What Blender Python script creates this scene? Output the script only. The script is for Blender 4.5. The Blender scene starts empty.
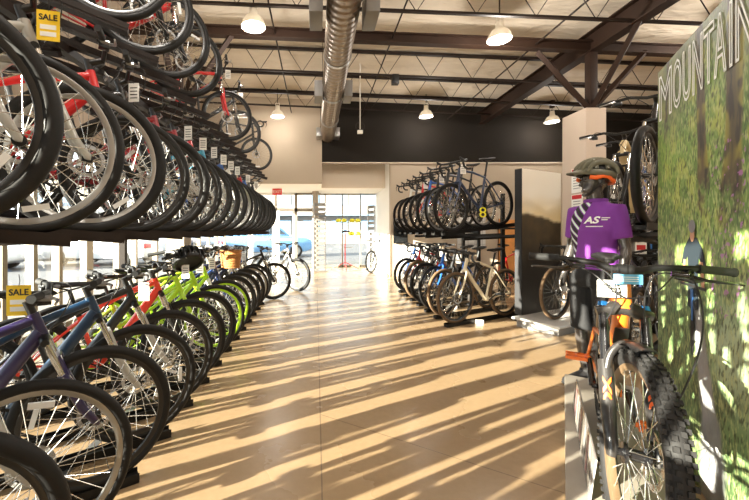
import bpy, bmesh, math, random
from mathutils import Vector, Matrix, noise
random.seed(7)
SC = bpy.context.scene
COL = SC.collection
PI = math.pi
R_ = math.radians
V = Vector

# ------------------------------------------------------------------ colours / materials
def lin(c):
    c = c / 255.0
    return c / 12.92 if c <= 0.04045 else ((c + 0.055) / 1.055) ** 2.4
def rgb(r, g, b): return (lin(r), lin(g), lin(b), 1.0)

M = {}
def mat(key, col, rough=0.5, metal=0.0, noise_amt=0.0, noise_scale=20.0, bump=0.0, coat=0.0, spec=0.5):
    m = bpy.data.materials.new(key); m.use_nodes = True
    nt = m.node_tree; p = nt.nodes['Principled BSDF']
    p.inputs['Base Color'].default_value = col
    p.inputs['Roughness'].default_value = rough
    p.inputs['Metallic'].default_value = metal
    p.inputs['Specular IOR Level'].default_value = spec
    if coat: p.inputs['Coat Weight'].default_value = coat; p.inputs['Coat Roughness'].default_value = 0.08
    if noise_amt or bump:
        tc = nt.nodes.new('ShaderNodeTexCoord'); n = nt.nodes.new('ShaderNodeTexNoise')
        n.inputs['Scale'].default_value = noise_scale; n.inputs['Detail'].default_value = 5
        nt.links.new(tc.outputs['Object'], n.inputs['Vector'])
        if noise_amt:
            r = nt.nodes.new('ShaderNodeValToRGB')
            a = [max(0, c * (1 - noise_amt)) for c in col[:3]] + [1]
            b = [min(1, c * (1 + noise_amt)) for c in col[:3]] + [1]
            r.color_ramp.elements[0].color = a; r.color_ramp.elements[1].color = b
            r.color_ramp.elements[0].position = 0.3; r.color_ramp.elements[1].position = 0.7
            nt.links.new(n.outputs['Fac'], r.inputs['Fac']); nt.links.new(r.outputs['Color'], p.inputs['Base Color'])
        if bump:
            bp = nt.nodes.new('ShaderNodeBump'); bp.inputs['Strength'].default_value = bump; bp.inputs['Distance'].default_value = 0.02
            nt.links.new(n.outputs['Fac'], bp.inputs['Height']); nt.links.new(bp.outputs['Normal'], p.inputs['Normal'])
    M[key] = m; return m
def emis(key, col, strength):
    m = bpy.data.materials.new(key); m.use_nodes = True
    nt = m.node_tree; nt.nodes.clear()
    e = nt.nodes.new('ShaderNodeEmission'); o = nt.nodes.new('ShaderNodeOutputMaterial')
    e.inputs['Color'].default_value = col; e.inputs['Strength'].default_value = strength
    nt.links.new(e.outputs[0], o.inputs['Surface']); M[key] = m; return m

mat('tire', rgb(19, 18, 18), 0.55, noise_amt=0.15, noise_scale=60, spec=0.3)
mat('tire_tan', rgb(96, 76, 56), 0.7, spec=0.3)
mat('tread', rgb(24, 23, 23), 0.75, noise_amt=0.2, noise_scale=80)
mat('rim_black', rgb(16, 16, 17), 0.32, coat=0.3)
mat('rim_silver', rgb(170, 170, 168), 0.3, 0.9)
mat('rim_lime', rgb(168, 214, 40), 0.4)
mat('rim_tan', rgb(96, 78, 58), 0.35, coat=0.4)
mat('spoke', rgb(215, 214, 210), 0.25, 0.85)
mat('chrome', rgb(214, 212, 208), 0.18, 1.0)
mat('alu', rgb(172, 172, 172), 0.35, 0.9)
mat('black_part', rgb(17, 17, 18), 0.4)
mat('black_gloss', rgb(18, 18, 20), 0.2, coat=0.5)
mat('rubber', rgb(28, 28, 28), 0.75)
mat('saddle', rgb(17, 16, 16), 0.55, bump=0.1, noise_scale=120)
mat('cable', rgb(30, 30, 32), 0.5)
mat('reflector', rgb(225, 226, 226), 0.25)
mat('reflector_orange', rgb(244, 120, 20), 0.3)
mat('chain', rgb(96, 94, 90), 0.4, 0.8)
PAINT = {}
for k, c in dict(purple=(36, 26, 70), teal=(16, 48, 76), black=(20, 20, 22), white=(222, 220, 212), silver=(176, 174, 168),
                 red=(206, 28, 34), dark_red=(150, 22, 34), orange_red=(232, 62, 40), lime=(176, 220, 44), navy=(30, 44, 84),
                 blue=(36, 92, 172), cyan=(46, 160, 196), grey=(96, 96, 98), cream=(226, 214, 186), orange=(232, 116, 36),
                 beige=(206, 184, 138), dark_blue=(24, 44, 78), maroon=(92, 26, 34), brown=(120, 88, 62)).items():
    PAINT[k] = mat('paint_' + k, rgb(*c), 0.3, coat=0.6)
mat('tray_brown', rgb(34, 25, 20), 0.6, noise_amt=0.12, noise_scale=8, spec=0.25)
mat('rack_black', rgb(15, 14, 13), 0.5, spec=0.3)
mat('steel_brown', rgb(46, 30, 21), 0.6, noise_amt=0.15, noise_scale=6, spec=0.25)
mat('joist_steel', rgb(38, 28, 22), 0.6, spec=0.25)
mat('white_paint', rgb(232, 226, 216), 0.5)
mat('card_white', rgb(240, 238, 232), 0.6)
mat('card_yellow', rgb(248, 206, 30), 0.55)
mat('ink', rgb(24, 22, 20), 0.6)
mat('ink_red', rgb(196, 40, 44), 0.6)
mat('ink_blue', rgb(96, 170, 214), 0.6)
mat('ink_white', rgb(244, 244, 240), 0.6)
mat('yellow_plastic', rgb(236, 226, 40), 0.4)
mat('wall_beige', rgb(176, 160, 140), 0.8, noise_amt=0.03, noise_scale=1.5)
mat('wall_cream', rgb(220, 204, 184), 0.8)
mat('wall_dark', rgb(33, 28, 23), 0.8, noise_amt=0.1, noise_scale=1.2, spec=0.2)
mat('wall_white', rgb(236, 232, 226), 0.75)
mat('mullion', rgb(138, 128, 112), 0.5, 0.2)
mat('concrete_col', rgb(160, 150, 138), 0.7, noise_amt=0.1, noise_scale=5)
mat('pillar_face', rgb(198, 180, 163), 0.75)
mat('desk_white', rgb(196, 194, 190), 0.45)
mat('plinth_grey', rgb(142, 134, 122), 0.55, noise_amt=0.06, noise_scale=9)
mat('mannequin', rgb(84, 80, 78), 0.25, 0.55, coat=0.5)
mat('shorts', rgb(26, 26, 28), 0.85, bump=0.15, noise_scale=30)
mat('shoe', rgb(24, 23, 24), 0.6)
mat('helmet_olive', rgb(104, 102, 84), 0.42)
mat('helmet_orange', rgb(240, 104, 34), 0.45)
mat('foam_black', rgb(18, 18, 18), 0.7)
mat('wicker', rgb(176, 120, 66), 0.7, noise_amt=0.35, noise_scale=70, bump=0.5)
mat('wood_orange', rgb(206, 140, 74), 0.5, noise_amt=0.18, noise_scale=4)
mat('tv_black', rgb(20, 22, 24), 0.2)
mat('asphalt', rgb(84, 84, 85), 0.9, noise_amt=0.08, noise_scale=3)
mat('sidewalk', rgb(108, 105, 100), 0.9)
mat('car_white', rgb(190, 192, 194), 0.25, coat=0.6)
mat('car_silver', rgb(190, 192, 196), 0.25, 0.4, coat=0.6)
mat('car_maroon', rgb(150, 84, 82), 0.3, coat=0.6)
mat('car_blue', rgb(120, 168, 210), 0.3, coat=0.6)
mat('car_red', rgb(200, 60, 60), 0.3, coat=0.6)
mat('car_glass', rgb(70, 80, 90), 0.08)
mat('tail_red', rgb(170, 20, 26), 0.3)
mat('bldg_white', rgb(180, 178, 172), 0.8)
mat('bldg_grey', rgb(140, 136, 130), 0.8)
mat('bldg_glass', rgb(120, 150, 176), 0.15)
mat('awning_blue', rgb(120, 160, 190), 0.6)
mat('exit_red', rgb(226, 60, 60), 0.4)
mat('fork_black', rgb(40, 38, 37), 0.32, coat=0.4)
mat('fox_orange', rgb(222, 92, 20), 0.5)
mat('anodised_blue', rgb(40, 120, 190), 0.3, 0.6)
mat('fender', rgb(30, 30, 31), 0.4)
mat('slat_grey', rgb(128, 125, 122), 0.5)
mat('box_carton', rgb(214, 206, 192), 0.7)
mat('merch_red', rgb(200, 36, 44), 0.5)
mat('merch_blue', rgb(54, 110, 180), 0.5)
mat('merch_grey', rgb(120, 120, 122), 0.5)
mat('stand_red', rgb(206, 60, 60), 0.4)
mat('frame_black', rgb(34, 34, 36), 0.4)
emis('bulb', (1.0, 0.95, 0.87, 1), 14.0)

def nodes(key):
    m = bpy.data.materials.new(key); m.use_nodes = True; M[key] = m
    nt = m.node_tree; return m, nt, nt.nodes['Principled BSDF']
def N(nt, t, **kw):
    n = nt.nodes.new(t)
    for k, v in kw.items():
        if k in n.inputs: n.inputs[k].default_value = v
        else: setattr(n, k, v)
    return n
def mth(nt, op, a, b=None, c=None):
    n = nt.nodes.new('ShaderNodeMath'); n.operation = op
    for i, x in enumerate((a, b, c)):
        if x is None: continue
        if isinstance(x, (int, float)): n.inputs[i].default_value = x
        else: nt.links.new(x, n.inputs[i])
    return n.outputs[0]
def mixc(nt, fac, a, b):
    n = nt.nodes.new('ShaderNodeMix'); n.data_type = 'RGBA'
    if isinstance(fac, (int, float)): n.inputs[0].default_value = fac
    else: nt.links.new(fac, n.inputs[0])
    for i, x in ((6, a), (7, b)):
        if isinstance(x, tuple): n.inputs[i].default_value = x
        else: nt.links.new(x, n.inputs[i])
    return n.outputs[2]

# polished tan concrete
m, nt, p = nodes('floor_concrete')
tc = N(nt, 'ShaderNodeTexCoord'); sep = N(nt, 'ShaderNodeSeparateXYZ'); nt.links.new(tc.outputs['Object'], sep.inputs[0])
n1 = N(nt, 'ShaderNodeTexNoise', Scale=0.9, Detail=6.0); n2 = N(nt, 'ShaderNodeTexNoise', Scale=26.0, Detail=6.0)
nt.links.new(tc.outputs['Object'], n1.inputs['Vector']); nt.links.new(tc.outputs['Object'], n2.inputs['Vector'])
c = mixc(nt, n1.outputs['Fac'], rgb(148, 125, 95), rgb(166, 141, 109))
c = mixc(nt, mth(nt, 'MULTIPLY', n2.outputs['Fac'], 0.5), c, rgb(124, 101, 74))
X, Y = sep.outputs[0], sep.outputs[1]
l1 = mth(nt, 'LESS_THAN', mth(nt, 'ABSOLUTE', mth(nt, 'SUBTRACT', X, 0.03)), 0.004)
# oblique joint in front of the orange bike
a = mth(nt, 'ADD', mth(nt, 'MULTIPLY', X, 0.537), mth(nt, 'MULTIPLY', Y, 0.843))
l2 = mth(nt, 'MULTIPLY', mth(nt, 'LESS_THAN', mth(nt, 'ABSOLUTE', mth(nt, 'SUBTRACT', a, 2.168)), 0.003), mth(nt, 'GREATER_THAN', X, 0.03))
l3 = mth(nt, 'LESS_THAN', mth(nt, 'ABSOLUTE', mth(nt, 'SUBTRACT', Y, 6.3)), 0.004)
ln = mth(nt, 'MAXIMUM', mth(nt, 'MAXIMUM', l1, l2), l3)
c = mixc(nt, mth(nt, 'MULTIPLY', ln, 0.7), c, rgb(92, 74, 56))
nt.links.new(c, p.inputs['Base Color'])
r = mth(nt, 'ADD', mth(nt, 'MULTIPLY', n1.outputs['Fac'], 0.14), 0.20)
nt.links.new(r, p.inputs['Roughness']); p.inputs['Specular IOR Level'].default_value = 0.55

# quilted white roof insulation
m, nt, p = nodes('insulation')
tc = N(nt, 'ShaderNodeTexCoord'); mp = N(nt, 'ShaderNodeMapping'); mp.inputs['Scale'].default_value = (1.0, 2.6, 1.0)
nt.links.new(tc.outputs['Object'], mp.inputs[0])
n1 = N(nt, 'ShaderNodeTexNoise', Scale=1.7, Detail=5.0, Distortion=0.6); nt.links.new(mp.outputs[0], n1.inputs['Vector'])
w = N(nt, 'ShaderNodeTexWave', Scale=0.42, Distortion=1.2); w.bands_direction = 'Y'; nt.links.new(tc.outputs['Object'], w.inputs['Vector'])
c = mixc(nt, n1.outputs['Fac'], rgb(206, 192, 172), rgb(228, 216, 198))
nt.links.new(c, p.inputs['Base Color']); p.inputs['Roughness'].default_value = 0.75
bp = N(nt, 'ShaderNodeBump', Strength=0.9, Distance=0.12)
nt.links.new(mth(nt, 'ADD', n1.outputs['Fac'], mth(nt, 'MULTIPLY', w.outputs['Fac'], 0.5)), bp.inputs['Height']); nt.links.new(bp.outputs[0], p.inputs['Normal'])

# block wall
m, nt, p = nodes('block_wall')
tc = N(nt, 'ShaderNodeTexCoord'); sp = N(nt, 'ShaderNodeSeparateXYZ'); cb = N(nt, 'ShaderNodeCombineXYZ')
nt.links.new(tc.outputs['Object'], sp.inputs[0]); nt.links.new(sp.outputs[1], cb.inputs[0]); nt.links.new(sp.outputs[2], cb.inputs[1])
b = N(nt, 'ShaderNodeTexBrick'); b.offset = 0.0
b.inputs['Scale'].default_value = 1.0; b.inputs['Brick Width'].default_value = 0.3; b.inputs['Row Height'].default_value = 0.3
b.inputs['Mortar Size'].default_value = 0.006
b.inputs['Color1'].default_value = rgb(150, 134, 118); b.inputs['Color2'].default_value = rgb(160, 144, 126); b.inputs['Mortar'].default_value = rgb(96, 84, 74)
nt.links.new(cb.outputs[0], b.inputs['Vector']); nt.links.new(b.outputs['Color'], p.inputs['Base Color']); p.inputs['Roughness'].default_value = 0.7

# window glass (clear with a faint reflection)
m = bpy.data.materials.new('glass'); m.use_nodes = True; M['glass'] = m
nt = m.node_tree; nt.nodes.clear()
t = N(nt, 'ShaderNodeBsdfTransparent'); g = N(nt, 'ShaderNodeBsdfGlossy', Roughness=0.02); mx = N(nt, 'ShaderNodeMixShader', Fac=0.06); o = N(nt, 'ShaderNodeOutputMaterial')
t.inputs[0].default_value = (0.97, 0.99, 0.98, 1)
nt.links.new(t.outputs[0], mx.inputs[1]); nt.links.new(g.outputs[0], mx.inputs[2]); nt.links.new(mx.outputs[0], o.inputs[0])

# spiral duct
m, nt, p = nodes('duct_metal')
tc = N(nt, 'ShaderNodeTexCoord')
w = N(nt, 'ShaderNodeTexWave', Scale=2.6, Distortion=0.0); w.bands_direction = 'Y'; nt.links.new(tc.outputs['Object'], w.inputs['Vector'])
p.inputs['Base Color'].default_value = rgb(138, 124, 110); p.inputs['Metallic'].default_value = 0.85; p.inputs['Roughness'].default_value = 0.36
bp = N(nt, 'ShaderNodeBump', Strength=0.8, Distance=0.01); nt.links.new(w.outputs['Fac'], bp.inputs['Height']); nt.links.new(bp.outputs[0], p.inputs['Normal'])

# printed surfaces: colour stored per vertex
m, nt, p = nodes('print')
at = N(nt, 'ShaderNodeVertexColor'); at.layer_name = 'Col'
nt.links.new(at.outputs['Color'], p.inputs['Base Color']); p.inputs['Roughness'].default_value = 0.5

# purple jersey; dark diagonal bands on the wearer's right sleeve and side
m, nt, p = nodes('jersey')
tc = N(nt, 'ShaderNodeTexCoord'); sp = N(nt, 'ShaderNodeSeparateXYZ'); nt.links.new(tc.outputs['Object'], sp.inputs[0])
nz = N(nt, 'ShaderNodeTexNoise', Scale=6.0, Detail=3.0); nt.links.new(tc.outputs['Object'], nz.inputs['Vector'])
u = mth(nt, 'ADD', mth(nt, 'MULTIPLY', sp.outputs[0], 0.85), sp.outputs[2])
fr = mth(nt, 'FRACT', mth(nt, 'MULTIPLY', u, 13.0))
edge = mth(nt, 'SUBTRACT', mth(nt, 'MULTIPLY', mth(nt, 'SUBTRACT', sp.outputs[2], 1.52), 0.26), -0.02)
inz = mth(nt, 'MULTIPLY', mth(nt, 'LESS_THAN', sp.outputs[0], edge), mth(nt, 'GREATER_THAN', sp.outputs[0], mth(nt, 'SUBTRACT', edge, 0.13)))
blk = mth(nt, 'MULTIPLY', inz, mth(nt, 'LESS_THAN', fr, 0.5))
mint = mth(nt, 'MULTIPLY', inz, mth(nt, 'MULTIPLY', mth(nt, 'GREATER_THAN', fr, 0.62), mth(nt, 'LESS_THAN', fr, 0.9)))
c = mixc(nt, blk, rgb(122, 52, 150), rgb(26, 24, 28)); c = mixc(nt, mint, c, rgb(206, 226, 216))
nt.links.new(c, p.inputs['Base Color']); p.inputs['Roughness'].default_value = 0.75
bp = N(nt, 'ShaderNodeBump', Strength=0.35, Distance=0.04); nt.links.new(nz.outputs['Fac'], bp.inputs['Height']); nt.links.new(bp.outputs[0], p.inputs['Normal'])

# ------------------------------------------------------------------ mesh builder
class MB:
    def __init__(s): s.v = []; s.f = []; s.mi = []; s.X = Matrix.Identity(4); s.k = 0
    def add(s, vs, fs):
        b = len(s.v); s.v += [tuple(s.X @ V(p)) for p in vs]; s.f += [tuple(i + b for i in f) for f in fs]; s.mi += [s.k] * len(fs); return s
    def box(s, c, d, rot=None):
        x, y, z = d[0] / 2, d[1] / 2, d[2] / 2
        ps = [V((i, j, k)) for i in (-x, x) for j in (-y, y) for k in (-z, z)]
        if rot is not None: ps = [rot @ q for q in ps]
        return s.add([q + V(c) for q in ps], [(0, 1, 3, 2), (4, 6, 7, 5), (0, 4, 5, 1), (2, 3, 7, 6), (0, 2, 6, 4), (1, 5, 7, 3)])
    def tube(s, pts, r, n=8, closed=False, caps=True, sq=None):
        pts = [V(q) for q in pts]; m = len(pts)
        rs = r if isinstance(r, (list, tuple)) else [r] * m
        T = []
        for i in range(m):
            a = pts[(i - 1) % m] if (closed or i > 0) else pts[i]
            b = pts[(i + 1) % m] if (closed or i < m - 1) else pts[i]
            t = (b - a); T.append(t.normalized() if t.length > 1e-9 else V((0, 0, 1)))
        up = V((0, 1, 0)) if abs(T[0].y) < 0.9 else V((1, 0, 0))
        nrm = (up - T[0] * up.dot(T[0])).normalized()
        vs = []
        for i in range(m):
            nrm = (nrm - T[i] * nrm.dot(T[i])).normalized(); bn = T[i].cross(nrm)
            rr = rs[i]; ra, rb = rr if isinstance(rr, tuple) else (rr, rr)
            for j in range(n):
                a = 2 * PI * j / n
                vs.append(pts[i] + nrm * (ra * math.cos(a)) + bn * (rb * math.sin(a)))
        fs = []
        for i in range(m if closed else m - 1):
            i2 = (i + 1) % m
            for j in range(n):
                j2 = (j + 1) % n
                fs.append((i * n + j, i * n + j2, i2 * n + j2, i2 * n + j))
        if caps and not closed:
            fs.append(tuple(range(n - 1, -1, -1))); fs.append(tuple((m - 1) * n + j for j in range(n)))
        return s.add(vs, fs)
    def lathe_y(s, prof, n=32, closed=True, c=(0, 0, 0)):          # profile of (radius, y), turned about y
        k = len(prof); vs = []
        for i in range(n):
            a = 2 * PI * i / n
            for r, y in prof: vs.append((c[0] + r * math.cos(a), c[1] + y, c[2] + r * math.sin(a)))
        fs = []
        for i in range(n):
            i2 = (i + 1) % n
            for j in range(k if closed else k - 1):
                j2 = (j + 1) % k
                fs.append((i * k + j, i2 * k + j, i2 * k + j2, i * k + j2))
        return s.add(vs, fs)
    def lathe_z(s, prof, n=24, c=(0, 0, 0), closed=False):
        k = len(prof); vs = []
        for i in range(n):
            a = 2 * PI * i / n
            for r, z in prof: vs.append((c[0] + r * math.cos(a), c[1] + r * math.sin(a), c[2] + z))
        fs = []
        for i in range(n):
            i2 = (i + 1) % n
            for j in range(k if closed else k - 1):
                j2 = (j + 1) % k
                fs.append((i * k + j, i * k + j2, i2 * k + j2, i2 * k + j))
        return s.add(vs, fs)
    def prism(s, poly, y0, y1):                                    # poly in x,z extruded along y
        n = len(poly)
        vs = [(x, y0, z) for x, z in poly] + [(x, y1, z) for x, z in poly]
        fs = [tuple(range(n)), tuple(range(2 * n - 1, n - 1, -1))] + [(i, i + n, (i + 1) % n + n, (i + 1) % n) for i in range(n)]
        return s.add(vs, fs)
    def ball(s, c, r, n=14, m=8):
        rx, ry, rz = r if isinstance(r, tuple) else (r, r, r)
        vs = [(c[0], c[1], c[2] - rz)]
        for i in range(1, m):
            a = -PI / 2 + PI * i / m
            for j in range(n):
                b = 2 * PI * j / n
                vs.append((c[0] + rx * math.cos(a) * math.cos(b), c[1] + ry * math.cos(a) * math.sin(b), c[2] + rz * math.sin(a)))
        vs.append((c[0], c[1], c[2] + rz)); fs = []
        for j in range(n): fs.append((0, 1 + (j + 1) % n, 1 + j))
        for i in range(m - 2):
            for j in range(n):
                a = 1 + i * n; b = a + n
                fs.append((a + j, a + (j + 1) % n, b + (j + 1) % n, b + j))
        t = len(vs) - 1; a = 1 + (m - 2) * n
        for j in range(n): fs.append((a + j, a + (j + 1) % n, t))
        return s.add(vs, fs)
    def mesh(s, name, mats, bevel=0.0, smooth=True, ang=40):
        me = bpy.data.meshes.new(name); me.from_pydata(s.v, [], s.f)
        for mm in mats: me.materials.append(mm)
        if len(mats) > 1: me.polygons.foreach_set('material_index', s.mi)
        bm = bmesh.new(); bm.from_mesh(me)
        bmesh.ops.recalc_face_normals(bm, faces=bm.faces)
        if bevel:
            es = [e for e in bm.edges if len(e.link_faces) == 2 and e.calc_face_angle(0) > 0.6]
            bmesh.ops.bevel(bm, geom=es, offset=bevel, segments=2, profile=0.5, affect='EDGES', clamp_overlap=True)
        bm.to_mesh(me); bm.free()
        if smooth:
            me.polygons.foreach_set('use_smooth', [True] * len(me.polygons)); me.set_sharp_from_angle(angle=R_(ang))
        return me
    def build(s, name, mats, parent=None, bevel=0.0, smooth=True, ang=40, loc=None):
        if not isinstance(mats, (list, tuple)): mats = [mats]
        me = s.mesh(name, mats, bevel, smooth, ang)
        return link(name, me, parent, loc)
def link(name, me, parent=None, loc=None):
    o = bpy.data.objects.new(name, me); COL.objects.link(o)
    if parent is not None: o.parent = parent
    if loc is not None: o.location = loc
    return o
def tag(o, label=None, cat=None, group=None, kind=None):
    if label: o['label'] = label
    if cat: o['category'] = cat
    if group: o['group'] = group
    if kind: o['kind'] = kind
    return o
def empty(name, loc=(0, 0, 0), yaw=0, tilt=0, label=None, cat=None, group=None, kind=None):
    o = bpy.data.objects.new(name, None); COL.objects.link(o); o.empty_display_size = 0.1
    o.location = loc; o.rotation_euler = (0, tilt, yaw); return tag(o, label, cat, group, kind)
def struct(name, mb, mats, parent=None, **kw):
    o = mb.build(name, mats, parent, **kw)
    if parent is None: o['kind'] = 'structure'
    return o
def bez(a, b, c, d, n=10):
    a, b, c, d = V(a), V(b), V(c), V(d); out = []
    for i in range(n + 1):
        t = i / n; out.append(a * (1 - t) ** 3 + b * 3 * t * (1 - t) ** 2 + c * 3 * t * t * (1 - t) + d * t ** 3)
    return out
def text_mb(txt, size, depth=0.001, outline=0.0, sx=1.0, bold=0.0):
    """lettering in local x (along) / z (up), facing -y, as (verts, faces)"""
    cu = bpy.data.curves.new('lettering', 'FONT'); cu.body = txt; cu.size = size; cu.align_x = 'CENTER'; cu.align_y = 'CENTER'
    if outline:
        cu.fill_mode = 'NONE'; cu.bevel_depth = outline; cu.bevel_resolution = 0
    else: cu.extrude = depth; cu.offset = bold
    cu.resolution_u = 3
    o = bpy.data.objects.new('lettering', cu); COL.objects.link(o)
    dg = bpy.context.evaluated_depsgraph_get(); me = bpy.data.meshes.new_from_object(o.evaluated_get(dg))
    vs = [(v.co.x * sx, -v.co.z, v.co.y) for v in me.vertices]; fs = [tuple(q.vertices) for q in me.polygons]
    bpy.data.objects.remove(o); bpy.data.curves.remove(cu); bpy.data.meshes.remove(me)
    return vs, fs

# ------------------------------------------------------------------ bicycles
def wheel_meshes(R, tw, tag_, knobs=False, rimw=0.014, spn=28, rotor=True, deep=0.022):
    """tire, rim, spokes, hub, brake rotor: all centred on the axle, axle along y"""
    out = {}
    mb = MB(); Rm = R - tw; k = 12
    mb.lathe_y([(Rm + tw * math.cos(2 * PI * j / k), tw * 0.98 * math.sin(2 * PI * j / k)) for j in range(k)], 56)
    if knobs:
        nk = 80
        for i in range(nk):
            a = 2 * PI * i / nk
            for y, h, ly, da in ((-0.011, 0.0, 0.013, 0), (0.011, 0.0, 0.013, 0.5), (-0.028, 0.010, 0.010, 0.5), (0.028, 0.010, 0.010, 0.0)):
                aa = a + da * 2 * PI / nk; rr = R - h - 0.001
                rot = Matrix.Rotation(-aa + PI / 2, 3, 'Y')
                mb.box((rr * math.cos(aa), y, rr * math.sin(aa)), (0.015, ly, 0.012), rot)
    out['tire'] = mb
    mb = MB(); ro = R - 2 * tw + 0.006
    mb.lathe_y([(ro, -rimw), (ro - 0.006, -rimw), (ro - deep, -rimw * 0.6), (ro - deep - 0.002, 0), (ro - deep, rimw * 0.6), (ro - 0.006, rimw), (ro, rimw), (ro - 0.005, 0)], 56)
    out['rim'] = mb
    mb = MB()
    for i in range(spn):
        a = 2 * PI * i / spn; sgn = 1 if i % 2 else -1
        b = a + (0.42 if (i // 2) % 2 else -0.42)
        mb.tube([(0.02 * math.cos(b), sgn * 0.026, 0.02 * math.sin(b)), ((ro - deep) * math.cos(a), 0, (ro - deep) * math.sin(a))], 0.0016, 4, caps=False)
    out['spokes'] = mb
    mb = MB(); mb.lathe_y([(0.0001, -0.055), (0.009, -0.055), (0.009, -0.034), (0.024, -0.032), (0.024, -0.024), (0.014, -0.018), (0.014, 0.018), (0.024, 0.024), (0.024, 0.032), (0.009, 0.034), (0.009, 0.055), (0.0001, 0.055)], 18, closed=False)
    out['hub'] = mb
    if rotor:
        mb = MB(); y = 0.040
        mb.lathe_y([(0.062, y - 0.001), (0.08, y - 0.001), (0.08, y + 0.001), (0.062, y + 0.001)], 30)
        for i in range(6):
            a = PI / 3 * i; mb.tube([(0.02 * math.cos(a), y, 0.02 * math.sin(a)), (0.066 * math.cos(a + 0.4), y, 0.066 * math.sin(a + 0.4))], 0.003, 4)
        out['brake_rotor'] = mb
    mb = MB(); a = R_(-52)
    rot = Matrix.Rotation(-a + PI / 2, 3, 'Y'); q = (R - 2 * tw - 0.055)
    mb.box((q * math.cos(a), 0, q * math.sin(a)), (0.085, 0.012, 0.022), rot)
    out['reflector'] = mb
    return out

def bike_spec(kind):
    S = dict(R=0.35, tw=0.0225, wb=1.07, ha=70, a2c=0.46, off=0.045, ht=0.12, bbz=0.29, cs=0.44, stl=0.40, sad=0.58, bar='flat', half=0.30,
             fork='sus', dt=0.034, tt=0.021, rotor=True, stem=0.075, rise=0.015)
    if kind == 'road': S.update(R=0.342, tw=0.016, wb=1.0, ha=72.5, a2c=0.375, ht=0.19, bbz=0.275, cs=0.415, stl=0.52, sad=0.72, bar='drop', half=0.20, fork='rigid', dt=0.022, tt=0.016, stem=0.09, rise=0.02)
    if kind == 'gravel': S.update(R=0.352, tw=0.021, wb=1.03, ha=71.5, a2c=0.39, ht=0.17, bbz=0.28, cs=0.43, stl=0.50, sad=0.70, bar='drop', half=0.21, fork='rigid', dt=0.026, tt=0.018, stem=0.08)
    if kind == 'cruiser': S.update(tw=0.024, ha=69, a2c=0.40, fork='rigid', bar='swept', half=0.30, dt=0.022, tt=0.018, rotor=False, stl=0.40, ht=0.15, stem=0.05, rise=0.1)
    if kind in ('mtb', 'trail'): S.update(R=0.362, tw=0.029, wb=1.14, ha=67, a2c=0.50, half=0.36, dt=0.03, tt=0.022, stl=0.42, stem=0.05)
    if kind == 'trail': S.update(dt=0.042, tt=0.034, ht=0.14)
    return S

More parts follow.
